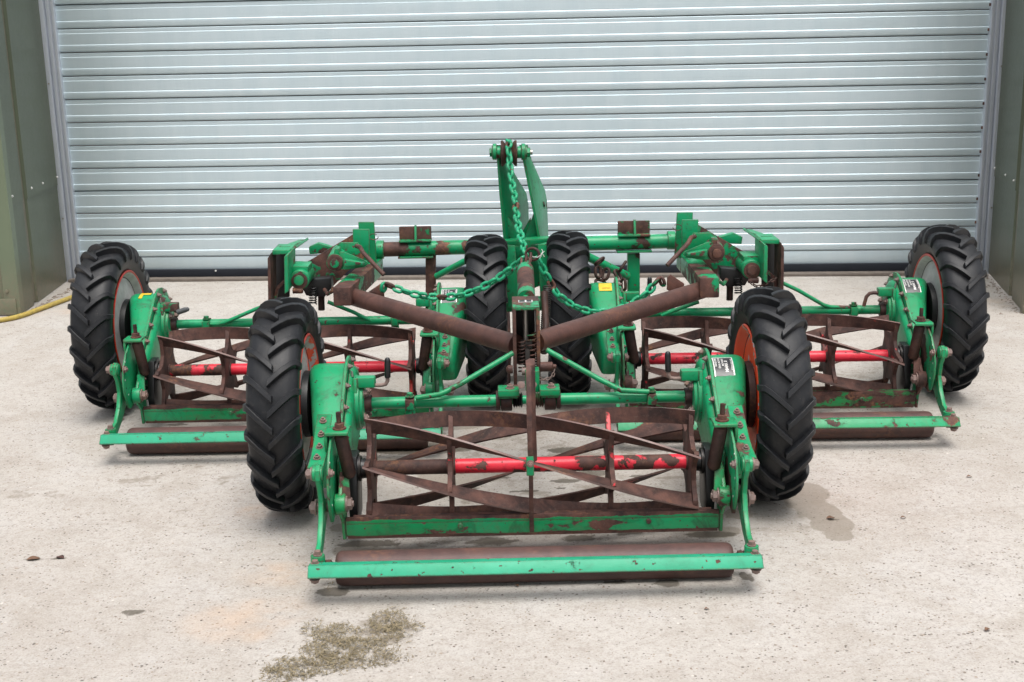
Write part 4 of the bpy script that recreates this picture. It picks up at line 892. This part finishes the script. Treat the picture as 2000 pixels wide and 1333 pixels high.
# ============================================================ CHAINS
def link_mesh(name='chain_link', ln=.0370, wd=.0275, r=.0051, mat='green_chain'):
    pts = []; hl_, hw = ln/2-r, wd/2-r; n = 7
    for k in range(n): a = -pi/2+pi*k/(n-1); pts.append((hl_-hw+hw*cos(a), hw*sin(a), 0))
    for k in range(n): a = pi/2+pi*k/(n-1); pts.append((-(hl_-hw)+hw*cos(a), hw*sin(a), 0))
    mb = MB().tube(pts, r, 9, closed=True); me = bpy.data.meshes.new(name); me.from_pydata([tuple(v) for v in mb.v], [], mb.f); finish(me, mat, 0, 0); me.polygons.foreach_set('use_smooth', [True]*len(me.polygons)); return me
LG = link_mesh(); LR = link_mesh(mat='green_rust'); LD = link_mesh(ln=.047, wd=.031, r=.0050, mat='rust_dark')
def chain(name, label, ctrl, mesh=LG, pitch=.0268, alt=None, group=None, jit=12):
    t = thing(name, label, 'chain', group=group)
    # resample the control polyline (Catmull-Rom)
    c = [Vector(p) for p in ctrl]; c = [c[0]*2-c[1]]+c+[c[-1]*2-c[-2]]; pts = []
    for i in range(1, len(c)-2):
        for k in range(24):
            u = k/24; pts.append(.5*((2*c[i])+(-c[i-1]+c[i+1])*u+(2*c[i-1]-5*c[i]+4*c[i+1]-c[i+2])*u*u+(-c[i-1]+3*c[i]-3*c[i+1]+c[i+2])*u**3))
    pts.append(c[-2]); acc = 0; k = 0; nxt = pitch/2; rr = random.Random(len(ctrl)*7+int(ctrl[0][0]*1000))
    for a, b in zip(pts, pts[1:]):
        ln = (b-a).length
        while nxt <= acc+ln:
            p = a+(b-a)*((nxt-acc)/ln); d = (b-a).normalized(); up = Vector((0, 0, 1)) if abs(d.z) < .85 else Vector((0, -1, 0))
            y = up.cross(d).normalized(); z = d.cross(y); R = Matrix((d, y, z)).transposed() @ Matrix.Rotation(radians(45+90*(k % 2)+rr.uniform(-jit, jit)), 3, 'X')
            m = mesh if not alt or rr.random() > alt else LR
            o = bpy.data.objects.new('chain_link', m); COL.objects.link(o); o.parent = t; o.matrix_local = Matrix.Translation(p) @ R.to_4x4(); k += 1; nxt += pitch
        acc += ln
    return t
GRP = 'green lifting chains'
# over the pulley, down to the ring
arc = [pc+Vector((0, .036*sin(a), .036*cos(a)))+Vector((0, 0, 0)) for a in (.9, .4, -.1, -.6, -1.1, -1.45)]
chain('lifting_chain', 'green chain hanging from the pulley on top of the headstock', [pc+Vector((0, .038, -.04))]+[Vector((p.x, p.y, p.z)) for p in arc]+[P(998, 345, 1.28), P(1005, 385, 1.20), P(1012, 440, 1.06), P(1026, 495, .93)], pitch=.0268, alt=.05, group=GRP)
chain('lifting_chain', 'green chain sagging left from the centre ring towards the left side arm', [P(1026, 503, .91), P(1003, 522, .915), P(960, 552, .925), P(915, 573, .93), P(868, 581, .935), P(815, 576, .945), P(780, 566, .955), P(752, 556, .965), P(750, 574, .972)], alt=.15, group=GRP)
chain('lifting_chain', 'part rusty chain running right from the centre ring, behind the brown tube', [P(1048, 503, .91), P(1068, 540, .915), P(1092, 578, .92), P(1135, 604, .93), P(1180, 610, .935), P(1225, 598, .945), P(1262, 574, .955), P(1288, 545, .965), P(1296, 562, .972)], alt=.22, group=GRP)
rg = thing('chain_ring', 'rusty shackle ring joining the three green chains, tied with white string', 'shackle')
mk('ring', MB().tube([P(1040+13*cos(a)+0, 497+13*sin(a)*.9, .885-.012*cos(a)) for a in [2*pi*k/20 for k in range(20)]], .0042, 9, closed=True), 'rust', rg)
mk('shackle_pin', MB().tube([P(1027, 520, .87), P(1028, 496, .885)], .0042, 10).tube([P(1036, 512, .87), P(1037, 494, .885)], .0040, 10), 'rust', rg)
mk('white_string', MB().tube([P(1040, 502, .868), P(1050, 503, .862), P(1056, 499, .860), P(1060, 492, .862), P(1058, 487, .862)], .0011, 6).tube([P(1054, 505, .862), P(1060, 496, .860), P(1063, 502, .860)], .0011, 6).tube([P(1056, 499, .860), P(1063, 491, .858)], .0011, 6), 'white', rg)
chain('check_chain', 'short dark rusty chain looped over the green stay, left of its neighbour', [P(1180, 510, 1.36), P(1170, 512, 1.35), P(1168, 530, 1.34), P(1172, 552, 1.33), P(1180, 545, 1.34), P(1186, 525, 1.35)], LD, .0365, group='dark check chains')
chain('check_chain', 'short dark rusty chain hanging right beside the rear post', [P(1222, 512, 1.36), P(1214, 524, 1.35), P(1206, 536, 1.34), P(1217, 552, 1.335), P(1216, 572, 1.33)], LD, .0365, group='dark check chains')
chain('check_chain', 'thin dark chain under the right outer hitch head', [P(1466, 552, 1.08), P(1480, 560, 1.07), P(1500, 552, 1.07), P(1515, 545, 1.08)], link_mesh(ln=.016, wd=.011, r=.0018, mat='rust_dark'), .0115, group='dark check chains')
chain('check_chain', 'thin steel chain holding the hitch pin above the front axle', [P(1083, 722, .36), P(1078, 736, .35), P(1060, 742, .345), P(1046, 732, .345), P(1040, 718, .35)], link_mesh(ln=.013, wd=.009, r=.0013, mat='bolt'), .0095, group='dark check chains')

# ============================================================ HOSE, CLIPPINGS, LITTER
hp = [P(-60, 636, 2.50)]; hp = [PZ(-40, 630, .011), PZ(0, 626, .011), PZ(35, 619, .011), PZ(75, 605, .011), PZ(110, 592, .011), PZ(150, 577, .011), PZ(185, 560, .011), PZ(235, 556, .011), PZ(262, 568, .011)]
mb = MB(); c = hp; pts = []
cc = [c[0]*2-c[1]]+c+[c[-1]*2-c[-2]]
for i in range(1, len(cc)-2):
    for k in range(8):
        u = k/8; pts.append(.5*((2*cc[i])+(-cc[i-1]+cc[i+1])*u+(2*cc[i-1]-5*cc[i]+4*cc[i+1]-cc[i+2])*u*u+(-cc[i-1]+3*cc[i]-3*cc[i+1]+cc[i+2])*u**3))
tag(mk('garden_hose', MB().tube(pts, .0105, 14), 'hose'), 'dirty yellow hose lying along the foot of the left wall', 'hose')

def clippings():
    rs = random.Random(11); mb = MB()
    blobs = [(655, 1240, .040, .026, 1.1), (690, 1262, .055, .022, 1.0), (600, 1300, .07, .025, .9), (640, 1275, .05, .03, 1), (760, 1212, .035, .028, 1), (740, 1240, .045, .03, .9), (700, 1290, .07, .02, .7), (560, 1320, .045, .02, .8), (785, 1230, .03, .02, .6), (610, 1228, .02, .02, .6), (750, 1285, .04, .02, .5), (646, 1148, .012, .012, .5), (820, 1225, .02, .008, .3)]
    for (bx, by, rx, ry, k) in blobs:
        c = PZ(bx, by); n = int(20000*rx*k*ry*26)
        for i in range(n):
            r = sqrt(rs.random()) if rs.random() < .75 else rs.random()*1.35; a = rs.uniform(0, 2*pi); x = c.x+rx*r*cos(a)*1.15; y = c.y+ry*r*sin(a)*1.9; h = max(0, (1-r))*.010*rs.random()+.0008
            if noise.noise(Vector((x*38, y*38, 3))) < -.25 and rs.random() < .8: continue
            l_ = rs.uniform(.004, .013); th = rs.uniform(0, 2*pi); ph = rs.uniform(-.25, .45); w_ = rs.uniform(.0004, .0009)
            d = Vector((cos(th)*cos(ph), sin(th)*cos(ph), sin(ph)))*l_; s_ = Vector((-sin(th), cos(th), rs.uniform(-.5, .5)))*w_; p = Vector((x, y, h)); q = p+d*.5+Vector((0, 0, .0012)); e = p+d
            e.z = max(e.z, .0006)
            mb.cur = 0 if rs.random() < .62 else 1
            mb.add([p-s_, p+s_, q+s_, q-s_, e], [(0, 1, 2, 3), (3, 2, 4)])
    me = bpy.data.meshes.new('grass_clippings'); me.from_pydata([tuple(v) for v in mb.v], [], mb.f); me.polygons.foreach_set('material_index', mb.mi)
    me.materials.append(M['grass']); me.materials.append(M['grass2']); o = link('grass_clippings', me)
    tag(o, 'patch of dry grass clippings on the concrete in front of the mower', 'grass clippings', kind='stuff')
    # thin bed of dust and soil beneath
clippings()
def pebbles():
    rs = random.Random(21); mb = MB()
    def peb(p, r):
        n = 6; R_ = rs.uniform(0, 6); vs = [p+Vector((cos(2*pi*k/n+R_)*r*rs.uniform(.7, 1.25), sin(2*pi*k/n+R_)*r*rs.uniform(.6, 1.0), 0)) for k in range(n)]; vs2 = [p+(v-p)*.55+Vector((0, 0, r*.55)) for v in vs]
        mb.add(vs+vs2, [tuple(range(n, 2*n))]+[(k, (k+1) % n, n+(k+1) % n, n+k) for k in range(n)])
    for i in range(420): peb(PZ(rs.uniform(0, 2000), 620+710*rs.random()**.7), rs.uniform(.0012, .0030))
    for i in range(90):
        u = rs.random(); peb(Vector((-2.14+.01*u+abs(rs.gauss(0, .022)), 2.68+.75*u, 0)), rs.uniform(.003, .010))
        peb(Vector((2.035+.17*u-abs(rs.gauss(0, .022)), 2.29+.86*u, 0)), rs.uniform(.002, .007))
    for i in range(150): x = rs.uniform(-2.0, 2.1); peb(Vector((x, door_y(x)-.06-abs(rs.gauss(0, .03)), 0)), rs.uniform(.0015, .004))
    o = mk('pebbles', mb, 'stone', None, 0, 0); tag(o, 'tiny loose pebbles and grit scattered over the concrete', 'pebbles', kind='stuff')
pebbles()
def leaf(px_, py, sz, ang, label, mat='leaf'):
    p = PZ(px_, py); n = 7; top = []; bot = []
    for k in range(n):
        t = k/(n-1); wv = sin(pi*t)**.8*.32*sz; x = (t-.5)*sz; z = .001+.0022*sin(pi*t)+.0008*sin(5*t); top.append((x, wv, z+wv*.14)); bot.append((x, -wv, z+wv*.10))
    mid = [((k/(n-1)-.5)*sz, 0, .001+.0018*sin(pi*k/(n-1))) for k in range(n)]
    vs = top+mid+bot; fs = [(k, k+1, n+k+1, n+k) for k in range(n-1)]+[(n+k, n+k+1, 2*n+k+1, 2*n+k) for k in range(n-1)]
    me = bpy.data.meshes.new('dead_leaf'); me.from_pydata(vs, [], fs); me.materials.append(M[mat]); sm = None
    o = link('dead_leaf', me, None, (p.x, p.y, .001), (0, 0, radians(ang))); md = o.modifiers.new('thickness', 'SOLIDIFY'); md.thickness = .0006
    tag(o, label, 'leaf', 'dead leaves on the concrete')
leaf(65, 1094, .030, 20, 'brown leaf on the concrete at the far left'); leaf(118, 1091, .024, 150, 'small dark red leaf right of a brown one at the far left', 'rust'); leaf(1622, 1014, .022, 10, 'dark leaf lying on the damp patch'); leaf(1764, 1013, .013, 5, 'small leaf right of the damp patch')
leaf(1380, 1192, .010, 10, 'tiny dark leaf below the right end of the roller'); leaf(1893, 933, .014, 0, 'small dark leaf right of the rear right unit'); leaf(1300, 1120, .012, 60, 'leaf fragment just in front of the roller'); leaf(1928, 1232, .016, 40, 'leaf near the right edge by the bottom'); leaf(1955, 615, .014, 0, 'leaf beside the foot of the right wall')
leaf(235, 822, .028, 40, 'orange brown leaf by the left tyre'); leaf(1010, 1146, .012, 110, 'reddish leaf scrap close to the front roller')
